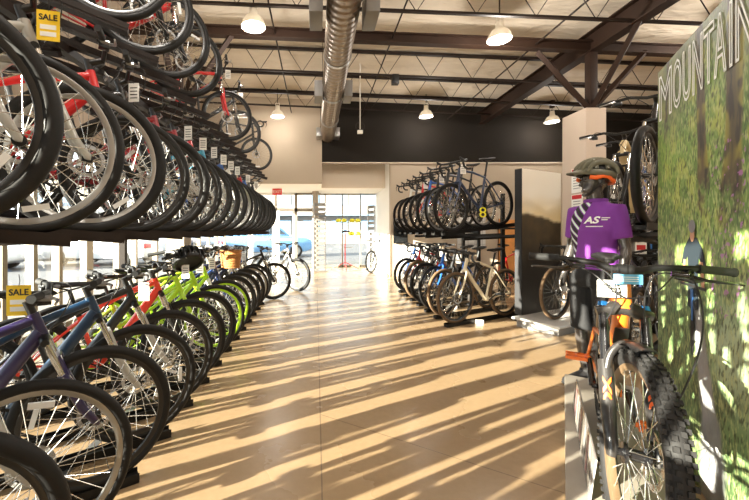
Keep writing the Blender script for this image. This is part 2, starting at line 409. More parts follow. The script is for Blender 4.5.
def bike_meshes(kind):
    """list of (key, part name, parent key, mesh, role, location)"""
    S = bike_spec(kind); R, wb = S['R'], S['wb']
    ha = R_(S['ha']); u = V((-math.cos(ha), 0, math.sin(ha))); n = V((math.sin(ha), 0, math.cos(ha)))
    F = V((0, 0, R)); RH = V((-wb, 0, R)); A0 = F - n * S['off']
    C = A0 + u * S['a2c']; H0 = C + u * 0.012; H1 = H0 + u * S['ht']
    BB = V((-wb + S['cs'], 0, S['bbz'])); sd = V((-math.cos(R_(73)), 0, math.sin(R_(73))))
    T = BB + sd * S['stl']; SD = BB + sd * S['sad']
    St = H1 + u * 0.045; B = St + n * S['stem'] + V((0, 0, S['rise']))
    P = []
    def put(key, name, par, mb, role, loc=None, bevel=0.0, ang=40):
        P.append((key, name, par, mb.mesh(kind + '_' + key, [M['black_part']], bevel, True, ang), role, loc))
    # frame
    mb = MB(); dt, tt = S['dt'], S['tt']
    mb.tube([H0 - u * 0.004, H1 + u * 0.004], 0.024, 12)
    mb.tube([H0 + u * 0.03, (H0 * 0.6 + BB * 0.4) + V((0, 0, 0.01)), BB + V((0.01, 0, 0.01))], [dt * 0.95, dt, dt * 0.9], 12)
    tend = T - sd * 0.03
    if kind == 'cruiser':
        mb.tube(bez(H1 - u * 0.02, H1 + V((-0.2, 0, 0.03)), tend + V((0.25, 0, 0.05)), tend - sd * 0.06, 8), tt, 10)
        mb.tube(bez(H0 + u * 0.05, H0 + V((-0.2, 0, -0.02)), tend + V((0.2, 0, -0.1)), tend - sd * 0.18, 8), tt * 0.8, 10)
    else: mb.tube([H1 - u * 0.025, (H1 * 0.5 + tend * 0.5) + V((0, 0, 0.008)), tend], [tt * 1.1, tt, tt * 0.85], 10)
    mb.tube([BB, T], 0.0165, 10)
    mb.tube([BB + V((0, -0.036, 0)), BB + V((0, 0.036, 0))], 0.024, 12)
    for s in (-1, 1):
        mb.tube([BB + V((-0.01, s * 0.02, 0)), BB.lerp(RH, 0.35) + V((0, s * 0.038, 0)), RH + V((0, s * 0.064, 0))], [0.012, 0.011, 0.008], 8)
        mb.tube([tend + V((-0.01, s * 0.014, -0.02)), tend.lerp(RH, 0.3) + V((0, s * 0.036, 0)), RH + V((0, s * 0.064, 0))], [0.009, 0.009, 0.007], 8)
        mb.tube([RH + V((0, s * 0.060, 0)), RH + V((0, s * 0.070, 0))], 0.018, 10)
    put('frame', 'frame', None, mb, 'frame')
    # fork
    mb = MB(); w = 0.056 if S['fork'] == 'sus' else 0.05
    if S['fork'] == 'sus':
        for s in (-1, 1):
            mb.tube([F + V((0, s * w, -0.01)), F + V((0, s * w, 0)), A0 + u * 0.10 + n * 0.018 + V((0, s * w, 0)), A0 + u * 0.29 + V((0, s * w, 0)) + n * 0.006], [0.012, 0.016, 0.020, 0.021], 12)
        a = A0 + u * 0.275 + n * 0.02
        mb.tube([a + V((0, -w, 0)), a + V((0, -w * 0.8, 0)) + u * 0.095, a + V((0, w * 0.8, 0)) + u * 0.095, a + V((0, w, 0))], 0.013, 8)
        put('fork', 'fork', None, mb, 'fork')
        mb = MB()
        for s in (-1, 1): mb.tube([A0 + u * 0.28 + V((0, s * w, 0)) + n * 0.006, C + V((0, s * w, 0)) + n * 0.004], 0.0155, 12)
        put('stanchion', 'stanchion', 'fork', mb, 'stanchion')
        mb = MB()
        mb.tube([C + V((0, -w - 0.018, 0)), C + V((0, -w * 0.5, 0)) + u * 0.012, C + V((0, w * 0.5, 0)) + u * 0.012, C + V((0, w + 0.018, 0))], [0.017, 0.022, 0.022, 0.017], 10)
        put('crown', 'fork_crown', 'fork', mb, 'dark')
    else:
        for s in (-1, 1): mb.tube([F + V((0, s * w, 0)), A0 + u * 0.18 + n * 0.008 + V((0, s * w, 0)), C + V((0, s * (w - 0.008), -0.01)), C + V((0, s * 0.02, 0.006))], [0.009, 0.012, 0.016, 0.019], 10)
        mb.tube([C + V((0, -0.03, 0.004)), C + V((0, 0.03, 0.004))], 0.021, 10)
        put('fork', 'fork', None, mb, 'fork')
    mb = MB()
    mb.tube([H1, St + u * 0.02], 0.018, 10); mb.tube([St, B], [0.017, 0.018], 10)
    put('stem', 'stem', None, mb, 'dark')
    # bar
    mb = MB(); h = S['half']
    if S['bar'] == 'drop':
        for s in (-1, 1):
            mb.tube([B, B + V((0, s * h * 0.7, 0)), B + V((0.02, s * h * 0.98, 0)), B + V((0.07, s * h * 1.0, -0.005)), B + V((0.098, s * h * 1.03, -0.04)), B + V((0.09, s * h * 1.06, -0.09)), B + V((0.05, s * h * 1.08, -0.122)), B + V((-0.02, s * h * 1.1, -0.125))], 0.0155, 8)
        put('bar', 'handlebar', None, mb, 'dark')
        for s in (-1, 1):
            mb = MB(); q = B + V((0.08, s * h, 0.0))
            mb.tube([q, q + V((0.045, 0, 0.012)), q + V((0.072, 0, 0.035))], [(0.015, 0.017), (0.015, 0.019), (0.009, 0.011)], 8)
            mb.tube([q + V((0.06, 0, 0.008)), q + V((0.085, s * 0.004, -0.04)), q + V((0.07, s * 0.01, -0.10))], [0.007, 0.006, 0.004], 6)
            put('lever%d' % s, 'brake_lever', 'bar', mb, 'dark')
    else:
        sw = S['bar'] == 'swept'; rise = 0.03 if not sw else 0.05
        e = {}
        for s in (-1, 1):
            q = [B, B + V((0, s * 0.05, 0)), B + V((0.0, s * h * 0.42, rise))]
            e1 = B + V((-0.02 if not sw else -0.06, s * h * 0.72, rise)); e2 = B + V((-0.045 if not sw else -0.19, s * h, rise - (0.03 if sw else 0)))
            mb.tube(q + [e1, e2], 0.0125, 8); e[s] = (e1, e2)
        put('bar', 'handlebar', None, mb, 'bar')
        for s in (-1, 1):
            e1, e2 = e[s]
            mb = MB(); mb.tube([e1.lerp(e2, 0.0), e1.lerp(e2, 0.05), e1.lerp(e2, 0.98), e1.lerp(e2, 1.03)], [0.017, 0.0165, 0.0165, 0.018], 10)
            put('grip%d' % s, 'grip', 'bar', mb, 'rubber')
            mb = MB(); q = e1 + V((0.006, -s * 0.015, -0.004))
            mb.tube([q + V((-0.012, 0, -0.012)), q + V((0.03, s * 0.01, -0.012))], 0.013, 8)
            mb.tube([q + V((0.03, 0, -0.012)), q + V((0.055, s * 0.03, -0.02)), q + V((0.045, s * 0.10, -0.025))], [0.008, 0.007, 0.005], 6)
            put('lever%d' % s, 'brake_lever', 'bar', mb, 'lever')
            mb = MB(); q = e1 + V((0.012, -s * 0.03, -0.03))
            mb.box(q, (0.05, 0.045, 0.03)); mb.tube([q + V((-0.02, s * 0.02, 0)), q + V((-0.035, s * 0.05, 0.005))], 0.008, 6)
            put('shifter%d' % s, 'shifter', 'bar', mb, 'dark', None, 0.006)
        mb = MB()
        for s in (-1, 1):
            q = e[s][0] + V((0.03, -s * 0.02, -0.012))
            mb.tube(bez(q, q + V((0.13, -s * 0.06, 0.06)), H1 + V((0.15, s * 0.03, 0.02)), H0 + V((0.02, -s * 0.03, 0.03)), 9), 0.0027, 5)
        put('cable', 'brake_cable', 'bar', mb, 'cable')
    # saddle
    mb = MB(); mb.tube([T - sd * 0.05, SD], 0.0135, 8); mb.tube([T - sd * 0.012, T + sd * 0.01], 0.019, 10)
    put('post', 'seatpost', None, mb, 'post')
    mb = MB()
    pts = [SD + V((x, 0, z)) for x, z in ((0.165, 0.035), (0.15, 0.042), (0.06, 0.045), (-0.02, 0.045), (-0.08, 0.052), (-0.12, 0.06), (-0.13, 0.055))]
    wd = 1.0 if S['bar'] == 'drop' else 1.15
    mb.tube(pts, [(0.012, 0.008), (0.02 * wd, 0.014), (0.026 * wd, 0.017), (0.04 * wd, 0.02), (0.066 * wd, 0.022), (0.06 * wd, 0.017), (0.03, 0.008)], 12)
    for s in (-1, 1): mb.tube([SD + V((0.1, s * 0.018, 0.03)), SD + V((0.0, s * 0.022, 0.006)), SD + V((-0.09, s * 0.022, 0.036))], 0.0035, 5)
    put('saddle', 'saddle', None, mb, 'saddle')
    # drivetrain (right side = -y)
    mb = MB(); y = -0.048
    mb.lathe_y([(0.075, y - 0.002), (0.09, y - 0.002), (0.09, y + 0.002), (0.075, y + 0.002)], 30, c=(BB.x, 0, BB.z))
    for i in range(5):
        a = 2 * PI * i / 5; mb.tube([BB + V((0, y, 0)), BB + V((0.08 * math.cos(a), y, 0.08 * math.sin(a)))], 0.006, 5)
    ca = R_(-30); cv = V((math.cos(ca), 0, math.sin(ca))) * 0.17
    mb.tube([BB + V((0, -0.066, 0)), BB + cv + V((0, -0.074, 0))], [(0.014, 0.008), (0.011, 0.007)], 8)
    mb.tube([BB + V((0, 0.06, 0)), BB - cv + V((0, 0.074, 0))], [(0.014, 0.008), (0.011, 0.007)], 8)
    put('crank', 'crankset', None, mb, 'crank')
    for s in (-1, 1):
        q = BB + cv * (-s) + V((0, s * 0.125, 0)); mb = MB()
        for dx in (-0.038, 0.038): mb.box(q + V((dx, 0, 0)), (0.012, 0.09, 0.022))
        for dy in (-0.04, 0.0, 0.04): mb.box(q + V((0, dy, 0)), (0.076, 0.012, 0.02))
        put('pedal%d' % s, 'pedal', 'crank', mb, 'rubber')
    mb = MB(); y = -0.046
    mb.tube([BB + V((0, y, 0.088)), RH + V((0, y, 0.045))], 0.004, 5); mb.tube([BB + V((0, y, -0.088)), RH + V((0.03, y, -0.13))], 0.004, 5)
    mb.tube([RH + V((0, y, -0.045)), RH + V((0.02, y, -0.08)), RH + V((0.03, y, -0.13))], 0.007, 6)
    mb.lathe_y([(0.012, y - 0.012), (0.04, y - 0.008), (0.052, y + 0.012), (0.012, y + 0.014)], 20, c=(RH.x, 0, RH.z))
    put('chain', 'chain', None, mb, 'chain')
    W = wheel_meshes(R, S['tw'], kind, rotor=S['rotor'], deep=0.03 if kind == 'road' else 0.022)
    shared = {}
    roles = dict(tire='tire', rim='rim', spokes='spoke', hub='hub', brake_rotor='rotor', reflector='reflector')
    for k2, mb in W.items(): shared[k2] = mb.mesh(kind + '_' + k2, [M['black_part']])
    for wk, loc in (('front', F), ('rear', RH)):
        P.append((wk, 'wheel', None, shared['rim'], 'rim', loc))
        for k2 in W:
            if k2 != 'rim' and not (k2 == 'reflector' and wk == 'rear'): P.append((wk + k2, k2, wk, shared[k2], roles[k2], None))
    return P
BIKES = {}
ROLE = dict(tire='tire', rim='rim_black', spoke='spoke', hub='black_part', rotor='alu', reflector='reflector', dark='black_part', bar='black_part',
            rubber='rubber', lever='alu', cable='cable', post='black_part', saddle='saddle', crank='black_part', chain='chain', stanchion='chrome', fork='black_part')
def bike(kind, loc, yaw, tilt, label, group, colors, lean=0.0):
    if kind not in BIKES: BIKES[kind] = bike_meshes(kind)
    root = empty('bicycle', loc, yaw, tilt, label, 'bicycle', group)
    if lean: root.rotation_euler.x = lean
    made = {}
    for key, name, par, me, role, lc in BIKES[kind]:
        o = link(name, me, made[par] if par else root, lc)
        made[key] = o
        m = colors.get(role, M[ROLE.get(role, 'black_part')])
        o.material_slots[0].link = 'OBJECT'; o.material_slots[0].material = m
        if key in ('front', 'rear'): o.rotation_euler.y = random.uniform(0, 6.28)
    return root

# ------------------------------------------------------------------ camera, sun, sky
cam = bpy.data.cameras.new('camera'); co = bpy.data.objects.new('camera', cam); COL.objects.link(co)
co.location = (0, 0, 1.3); co.rotation_euler = (PI / 2, 0, 0)
cam.sensor_width = 36; cam.lens = 360 / 749 * 36
cam.shift_x = (374.5 - 316) / 749; cam.shift_y = -(250 - 231) / 749
cam.clip_start = 0.05; cam.clip_end = 300
SC.camera = co
SC.view_settings.view_transform = 'Standard'; SC.view_settings.look = 'None'; SC.view_settings.gamma = 1.0
SC.view_settings.use_curve_mapping = False; SC.view_settings.exposure = 0.0
SC.cycles.use_denoising = True; SC.cycles.max_bounces = 8; SC.cycles.transparent_max_bounces = 12
SC.cycles.sample_clamp_indirect = 6.0
w = bpy.data.worlds.new('sky'); SC.world = w; w.use_nodes = True
bg = w.node_tree.nodes['Background']; bg.inputs[0].default_value = (0.84, 0.92, 1.0, 1); bg.inputs[1].default_value = 4.2
SUN_EL = R_(12.0); SUN_AZ = (math.sin(R_(62.5)), math.cos(R_(62.5)))
sd_ = V((SUN_AZ[0] * math.cos(SUN_EL), SUN_AZ[1] * math.cos(SUN_EL), -math.sin(SUN_EL)))
sun = bpy.data.lights.new('sun', 'SUN'); sun.energy = 50.0; sun.angle = R_(0.4); sun.color = (1.0, 0.91, 0.76)
so = bpy.data.objects.new('sun', sun); COL.objects.link(so); so.rotation_euler = sd_.to_track_quat('-Z', 'Y').to_euler(); so.location = (-12, -8, 8)

# ------------------------------------------------------------------ the building
XL, XR, YN, YB, YG = -3.3, 10.0, -5.0, 10.35, 13.0
struct('floor', MB().box(((XL + XR) / 2, (YN + YG) / 2, -0.05), (XR - XL, YG - YN, 0.1)), M['floor_concrete'])
SL = 0.042
def roof(x): return 5.06 - SL * x
mb = MB(); g = 40
mb.add([(XL, YN, roof(XL)), (XR, YN, roof(XR)), (XR, YG, roof(XR)), (XL, YG, roof(XL)), (XL, YN, roof(XL) + .15), (XR, YN, roof(XR) + .15), (XR, YG, roof(XR) + .15), (XL, YG, roof(XL) + .15)],
       [(0, 3, 2, 1), (4, 5, 6, 7), (0, 1, 5, 4), (1, 2, 6, 5), (2, 3, 7, 6), (3, 0, 4, 7)])
struct('ceiling', mb, M['insulation'])
WT = 2.6
struct('wall_left', MB().box((XL - 0.1, (YN + YG) / 2, (WT + 5.3) / 2), (0.2, YG - YN, 5.3 - WT)), M['block_wall'])
struct('wall_right', MB().box((XR + 0.1, (YN + YG) / 2, 2.6), (0.2, YG - YN, 5.2)), M['wall_beige'])
struct('wall_near', MB().box(((XL + XR) / 2, YN - 0.1, 2.6), (XR - XL, 0.2, 5.3)), M['wall_beige'])
# back: light bulkhead over the entrance, dark bulkhead, rear wall, entrance bay
struct('wall_back_bulkhead_left', MB().box(((XL + 0.17) / 2, YB + 0.05, (2.67 + 5.3) / 2), (0.17 - XL, 0.2, 5.3 - 2.67)), M['wall_beige'])
struct('wall_back_bulkhead_dark', MB().box(((0.17 + XR) / 2, YB + 0.06, (3.26 + 5.1) / 2), (XR - 0.17, 0.2, 5.1 - 3.26)), M['wall_dark'])
mb = MB().box(((2.14 + XR) / 2, YB + 0.08, 3.26 / 2), (XR - 2.14, 0.2, 3.26))
struct('wall_back', mb, M['wall_beige'])
struct('wall_back_lintel', MB().box((1.16, 11.25, (2.64 + 4.0) / 2), (1.98, 0.1, 1.36)), M['wall_cream'])
struct('wall_bay_right', MB().box((2.24, (YB + 0.18 + YG) / 2, 2.0), (0.18, YG - YB - 0.18, 4.0)), M['wall_white'])
mb = MB().box(((XL + 0.17) / 2, (YB + 0.15 + YG) / 2, 2.72), (0.17 - XL, YG - YB - 0.15, 0.1))
struct('ceiling_entrance', mb, M['wall_white'])
struct('ceiling_bay', MB().box((1.16, 12.15, 2.69), (1.98, 1.7, 0.1)), M['wall_white'])
struct('trim_1', MB().box(((0.17 + XR) / 2, YB - 0.055, 3.25), (XR - 0.17, 0.03, 0.03)), M['wall_cream'])
struct('baseboard_back', MB().box(((2.34 + XR) / 2, YB - 0.03, 0.06), (XR - 2.34, 0.02, 0.12)), M['wall_cream'])

# windows of the left wall: each bay a frame with its pane
posts = [-4.9, -3.8, -2.7, -1.6, -0.5, 0.6, 1.7, 2.8, 3.82, 4.24, 4.66, 5.26, 6.06, 6.64, 7.5, 8.4, 9.4, 10.3, 11.2, 12.1, 12.95]
wide = {5.26: 0.15, 8.4: 0.12}
nwin = 0
for a, b in zip(posts[:-1], posts[1:]):
    nwin += 1
    mb = MB(); pw = wide.get(a, 0.065)
    mb.box((XL - 0.05, a, WT / 2), (0.1, pw, WT)); mb.box((XL - 0.05, (a + b) / 2, WT - 0.04), (0.1, b - a, 0.08)); mb.box((XL - 0.05, (a + b) / 2, 0.05), (0.1, b - a, 0.1))
    f = struct('window_%d' % nwin, mb, M['mullion'])
    MB().box((XL - 0.05, (a + pw / 2 + b - 0.0325) / 2, WT / 2), (0.008, b - a - pw / 2 - 0.033, WT - 0.18)).build('pane', M['glass'], f)
# entrance storefront at the back
bx = [XL, -2.4, -1.45, -0.72, 0.05, 0.33, 0.95, 1.6, 2.15]
for i, (a, b) in enumerate(zip(bx[:-1], bx[1:])):
    isdoor = i in (1, 2)
    mb = MB(); pw = 0.09 if i < 4 else 0.045; top = 2.66
    mb.box((a, YG, top / 2), (pw, 0.1, top)); mb.box(((a + b) / 2, YG, top - 0.03), (b - a, 0.1, 0.06)); mb.box(((a + b) / 2, YG, 0.04), (b - a, 0.1, 0.08))
    if i < 4: mb.box(((a + b) / 2, YG, 2.06), (b - a, 0.1, 0.12))
    if isdoor:
        mb.box((a + 0.09, YG, 1.0), (0.07, 0.08, 2.0)); mb.box((b - 0.09, YG, 1.0), (0.07, 0.08, 2.0)); mb.box(((a + b) / 2, YG, 1.0), (b - a, 0.06, 0.05))
        f = struct('door_%d' % i, mb, M['wall_white'])
    else:
        nwin += 1; f = struct('window_%d' % nwin, mb, M['mullion'])
    MB().box(((a + b) / 2, YG, 1.36), (b - a - 0.08, 0.008, 2.5)).build('pane', M['glass'], f)
struct('wall_back_outer', MB().box(((XL + 2.3) / 2, YG + 0.1, 3.3), (2.3 - XL, 0.15, 1.3)), M['wall_white'])
tag(MB().lathe_z([(0.0001, 0), (0.14, 0), (0.14, WT + 0.1), (0.0001, WT + 0.1)], 24, (-2.95, 8.1, 0)).build('round_column', M['concrete_col']),
    'round beige column by the left windows behind the green bikes', 'column', kind='structure')
tag(MB().lathe_z([(0.0001, 0), (0.11, 0), (0.11, 2.67), (0.0001, 2.67)], 24, (-0.02, 12.4, 0)).build('round_column', M['concrete_col']),
    'round grey column at the edge of the entrance doors', 'column', kind='structure')

# ------------------------------------------------------------------ roof steel
def joist(y, label, x0=XL + 0.1, x1=XR - 0.1, depth=0.5):
    r = empty('steel_joist', (0, y, 0), label=label, cat='roof joist', group='open web roof joists', kind='structure')
    rot = Matrix.Rotation(math.atan(SL), 3, 'Y')
    xm = (x0 + x1) / 2
    MB().box((xm, 0, roof(xm) - depth), (x1 - x0, 0.05, 0.035), rot).build('bottom_chord', M['joist_steel'], r)
    MB().box((xm, 0, roof(xm) - 0.035), (x1 - x0, 0.07, 0.05), rot).build('top_chord', M['joist_steel'], r)
    mb = MB(); n = 15; dx = (x1 - x0) / n
    for i in range(n):
        xa = x0 + i * dx; 
        mb.tube([(xa, 0, roof(xa) - 0.04), (xa + dx * 0.34, 0, roof(xa + dx * 0.34) - depth), (xa + dx * 0.68, 0, roof(xa + dx * 0.68) - 0.04)], 0.0085, 5)
    mb.build('web', M['joist_steel'], r)
joist(9.7, 'roof joist against the back wall, last before the dark bulkhead', depth=0.42)
joist(8.6, 'roof joist second from the back wall, behind the far lamps')
joist(7.4, 'roof joist between the back lamps and the thick roof girder')
joist(5.25, 'roof joist nearest the viewer, in front of the thick roof girder')
def ibeam(name, p0, p1, h, wd, label):
    p0, p1 = V(p0), V(p1); d = p1 - p0; L = d.length
    mb = MB(); t = 0.02
    mb.box((0, 0, h / 2 - t / 2), (L, wd, t)); mb.box((0, 0, -h / 2 + t / 2), (L, wd, t)); mb.box((0, 0, 0), (L, t, h - 2 * t))
    o = mb.build(name, M['steel_brown'], bevel=0)
    o.matrix_world = Matrix.Translation((p0 + p1) / 2) @ d.to_track_quat('X', 'Z').to_matrix().to_4x4()
    return tag(o, label, 'roof girder', kind='structure')
GX, GY = 4.7, 6.15
ibeam('roof_girder', (XL + 0.1, GY, roof(XL) - 0.42), (XR - 0.1, GY, roof(XR) - 0.42), 0.17, 0.13, 'brown roof girder running across the shop to the braced column')
ibeam('roof_girder', (GX, YN + 0.1, roof(GX) - 0.36), (GX, YB - 0.1, roof(GX) - 0.36), 0.34, 0.18, 'brown roof girder running from the braced column to the dark wall')
def braced_column(x, y, ztop, zb, label, boxed=True):
    r = empty('braced_column', (x, y, 0), label=label, cat='column', kind='structure')
    MB().box((0, 0, (zb + ztop) / 2), (0.13, 0.13, ztop - zb)).build('post', M['steel_brown'], r, bevel=0.006)
    zc = zb + 0.3
    for dx, dy in ((1, 0), (-1, 0), (0, 1), (0, -1)):
        a = V((dx * 0.06, dy * 0.06, zb + 0.12)); b = V((dx * 0.92, dy * 0.92, ztop - 0.02))
        MB().tube([a, b], 0.052, 4).build('brace', M['steel_brown'], r)
    return r
braced_column(GX, GY, roof(GX) - 0.48, 3.3, 'brown steel column with four diagonal braces on top of the beige pillar')
braced_column(-2.35, GY, roof(-2.35) - 0.48, 3.3, 'brown steel column with braces behind the top row of bikes on the left')
tag(MB().box((-2.35, GY, 1.65), (0.3, 0.3, 3.3)).build('boxed_pillar', M['wall_beige']), 'beige boxed pillar behind the left bike rack', 'pillar', kind='structure')
tag(MB().box((4.67, 6.29, 1.68), (0.34, 0.58, 3.36)).build('boxed_pillar', M['pillar_face'], bevel=0.008), 'light beige boxed pillar behind the mannequin', 'pillar', kind='structure')
tag(MB().box((6.33, 9.65, (4.6 + roof(6.33)) / 2), (0.09, 0.09, roof(6.33) - 4.6)).build('hanger_post', M['steel_brown']), 'brown steel post above the lamp beside the beige pillar', 'post', kind='structure')
for x, lab in ((1.3, 'thin sprinkler pipe running under the roof right of the duct'), (3.75, 'thin conduit under the roof leading to the right hand lamp'), (-0.7, 'thin conduit under the roof left of the duct')):
    tag(MB().tube([(x, 1.0, roof(x) - 0.42), (x, YB - 0.1, roof(x) - 0.42)], 0.014, 8).build('roof_pipe', M['joist_steel']), lab, 'pipe', kind='structure')

# duct
r = empty('air_duct', (0, 0, 0), label='spiral silver ventilation duct running along under the roof', cat='duct')
dx, dz, dr = 0.33, 4.0, 0.205
mb = MB(); mb.lathe_y([(dr, -3.0), (dr, 10.12), (dr - 0.01, 10.12), (dr - 0.01, -3.0)], 40, True, (dx, 0, dz)); mb.build('duct_tube', M['duct_metal'], r)
for y in (7.0, 8.65, 5.5): MB().lathe_y([(dr, y - 0.03), (dr + 0.012, y - 0.03), (dr + 0.012, y + 0.03), (dr, y + 0.03)], 40, True, (dx, 0, dz)).build('collar', M['alu'], r)
for y in (4.0, 6.6, 9.4):
    for sx in (-1, 1): MB().tube([(dx + sx * (dr + 0.006), y, dz), (dx + sx * (dr + 0.006), y, roof(dx) + 0.0)], 0.005, 5).build('hanger', M['joist_steel'], r)
for y, wd, h in ((4.35, 0.72, 0.34), (7.0, 0.62, 0.30), (10.0, 0.54, 0.24)):
    for s in (-1, 1):
        b = MB().box((dx + s * (wd / 2 - 0.03 + 0.0), y, dz), (0.16, 0.42, h)).build('register_box', M['alu' if y > 9 else 'slat_grey'], r, bevel=0.006)
# lamps
def lamp_meshes():
    a = MB(); a.lathe_z([(0.03, 0.30), (0.055, 0.28), (0.06, 0.2), (0.075, 0.165), (0.12, 0.14), (0.165, 0.07), (0.178, 0.0), (0.17, 0.0), (0.15, 0.06), (0.1, 0.11), (0.0001, 0.12)], 32)
    b = MB(); b.ball((0, 0, 0.03), (0.135, 0.135, 0.045), 20, 8)
    c = MB(); c.tube([(-0.05, 0, 0.25), (-0.05, 0, 0.36), (0.05, 0, 0.36), (0.05, 0, 0.25)], 0.008, 6)
    return a.mesh('lamp_shade', [M['shade_acrylic']]), b.mesh('bulb', [M['bulb']]), c.mesh('bracket', [M['white_paint']])
m = bpy.data.materials.new('shade_acrylic'); m.use_nodes = True; M['shade_acrylic'] = m
nt = m.node_tree; nt.nodes.clear()
d1 = N(nt, 'ShaderNodeBsdfDiffuse'); d2 = N(nt, 'ShaderNodeBsdfTranslucent'); mx = N(nt, 'ShaderNodeMixShader', Fac=0.22); o = N(nt, 'ShaderNodeOutputMaterial')
d1.inputs[0].default_value = rgb(236, 230, 218); d2.inputs[0].default_value = rgb(244, 236, 222)
nt.links.new(d1.outputs[0], mx.inputs[1]); nt.links.new(d2.outputs[0], mx.inputs[2]); nt.links.new(mx.outputs[0], o.inputs[0])
LM = lamp_meshes()
def lamp(x, y, z, label, power=60):
    r = empty('pendant_lamp', (x, y, z), label=label, cat='lamp', group='white bell pendant lamps')
    link('lamp_shade', LM[0], r); link('bulb', LM[1], r); link('bracket', LM[2], r)
    MB().tube([(0, 0, 0.36), (0, 0, roof(x) - z - 0.01)], 0.011, 6).build('rod', M['joist_steel'], r)
    l = bpy.data.lights.new('lamp_light', 'POINT'); l.energy = power; l.color = (1.0, 0.94, 0.85); l.shadow_soft_size = 0.12
    lo = bpy.data.objects.new('lamp_light', l); COL.objects.link(lo); lo.parent = r; lo.location = (0, 0, -0.14)
LP = 125
lamp(-0.93, 5.35, 4.33, 'white pendant lamp left of the duct, larger and nearer', LP)
lamp(2.88, 5.65, 4.30, 'white pendant lamp right of the duct in front of the roof girder', LP)
lamp(-1.02, 9.55, 4.33, 'white pendant lamp hanging before the light beige bulkhead', LP * 0.35)
lamp(2.92, 9.55, 4.33, 'white pendant lamp hanging before the middle of the dark wall', LP * 0.5)
lamp(6.33, 9.65, 4.22, 'white pendant lamp hanging beside the beige pillar', LP * 0.5)
for x, y in ((-0.95, 1.3), (2.9, 1.3), (6.6, 1.3), (6.6, 5.5), (-0.95, -2.8), (2.9, -2.8), (6.6, -2.8)):
    lamp(x, y, 4.3, 'white pendant lamp of the front part of the shop, above the viewer', LP)
# small hung things under the roof
r = empty('pull_cord', (0.98, 8.0, 3.5), label='thin white hanging cord with a small white end box', cat='cord')
MB().tube([(0, 0, 0.06), (0, 0, roof(0.98) - 3.5)], 0.012, 6).build('cord', M['white_paint'], r)
MB().box((0, 0, 0.0), (0.12, 0.06, 0.08)).build('end_box', M['white_paint'], r, bevel=0.01)
MB().tube([(0.1 * math.cos(a * PI / 8), 0, 0.12 + 0.1 * math.sin(a * PI / 8)) for a in range(16)], 0.007, 5, closed=True).build('loop', M['joist_steel'], r)
tag(MB().box((1.62, 7.36, roof(1.62) - 0.60), (0.14, 0.12, 0.2)).build('ceiling_speaker', M['black_part'], bevel=0.01), 'small black speaker fixed to a roof joist', 'speaker')
# exit sign
r = empty('exit_sign', (-1.25, 11.6, 2.56), label='small red exit sign under the entrance ceiling', cat='sign')
MB().box((0, 0, 0), (0.3, 0.05, 0.2)).build('sign_box', M['exit_red'], r)
MB().add(*text_mb('EXIT', 0.13)).build('lettering', M['ink_white'], r, smooth=False, loc=(0, -0.028, 0))
MB().box((0, 0, 0.105), (0.04, 0.04, 0.02)).build('bracket', M['white_paint'], r)

# ------------------------------------------------------------------ racks
YAW = R_(35)
def place(hx, hz, y, yaw=YAW): return V((hx, y, hz))
def tray_mesh(front=0.19, back=-1.45):
    mb = MB(); L = front - back; c = (front + back) / 2
    mb.box((c, 0, -0.0155), (L, 0.062, 0.03))
    for s in (-1, 1): mb.box((c, s * 0.0315, 0.002), (L, 0.005, 0.034))
    return mb.mesh('tray', [M['tray_brown']], smooth=False)
TRAY = tray_mesh()
def tray(parent, loc, yaw, tilt, m=None):
    o = link('bike_tray', TRAY, parent, loc); o.rotation_euler = (0, tilt, yaw)
    if m: o.material_slots[0].link = 'OBJECT'; o.material_slots[0].material = m
    return o
T2, T3 = R_(5), R_(13)
left = empty('bike_rack', (-2.6, 4.0, 0), label='long brown three level bike rack along the left windows', cat='bike rack')
left_m = Matrix.Translation((2.6, -4.0, 0))
FX, SX = -1.085, -1.13
F_Z = [1.775 + 0.408 * k for k in range(-6, 12)]
S_Z = [0.93 + 0.395 * k for k in range(-4, 17)]
T_Z = [2.1 + 0.41 * k for k in range(0, 16)]
for y in F_Z: tray(left, left_m @ V((FX, y, 0.032)), YAW, 0, M['rack_black'])
for y in S_Z: tray(left, left_m @ V((SX, y, 1.285)), YAW, T2)
for y in T_Z: tray(left, left_m @ V((-1.30, y, 2.56)), R_(25), T3)
dF = V((math.cos(YAW), math.sin(YAW), 0))
def beam_y(parent, m, x, y0, y1, z, wd, h, name='beam', mt='tray_brown'):
    mb = MB(); mb.X = m; mb.box((x, (y0 + y1) / 2, z), (wd, y1 - y0, h)); return mb.build(name, M[mt], parent)
beam_y(left, left_m, -1.72, -1.4, 7.3, 1.285 - 0.031 - 0.03 + 0.72 * math.tan(T2), 0.06, 0.05)
beam_y(left, left_m, -2.12, -1.5, 7.2, 1.285 - 0.031 - 0.03 + 1.18 * math.tan(T2), 0.06, 0.05)
beam_y(left, left_m, -1.85, 1.4, 8.2, 2.56 - 0.031 - 0.035 + 0.61 * math.tan(T3), 0.06, 0.06)
beam_y(left, left_m, -2.35, 1.2, 8.0, 2.56 - 0.031 - 0.035 + 1.17 * math.tan(T3), 0.06, 0.06)
for y in (-1.6, 0.35, 2.6, 4.9, 7.25):
    mb = MB(); mb.X = left_m; mb.box((-2.62, y, 1.5), (0.07, 0.07, 3.0)); mb.build('post', M['tray_brown'], left)
    mb = MB(); mb.X = left_m; z = 1.285 - 0.085 + 1.18 * math.tan(T2); mb.tube([(-2.62, y, z - 0.1), (-1.72, y, z - 0.05)], 0.03, 4); mb.build('bracket', M['tray_brown'], left)
    mb = MB(); mb.X = left_m; z = 2.56 - 0.12 + 1.17 * math.tan(T3); mb.tube([(-2.62, y, z + 0.0), (-1.85, y, z - 0.13)], 0.03, 4); mb.build('bracket', M['tray_brown'], left)
beam_y(left, left_m, -1.35, -0.8, 6.3, 0.0, 0.05, 0.002, 'floor_rail', 'alu'); 

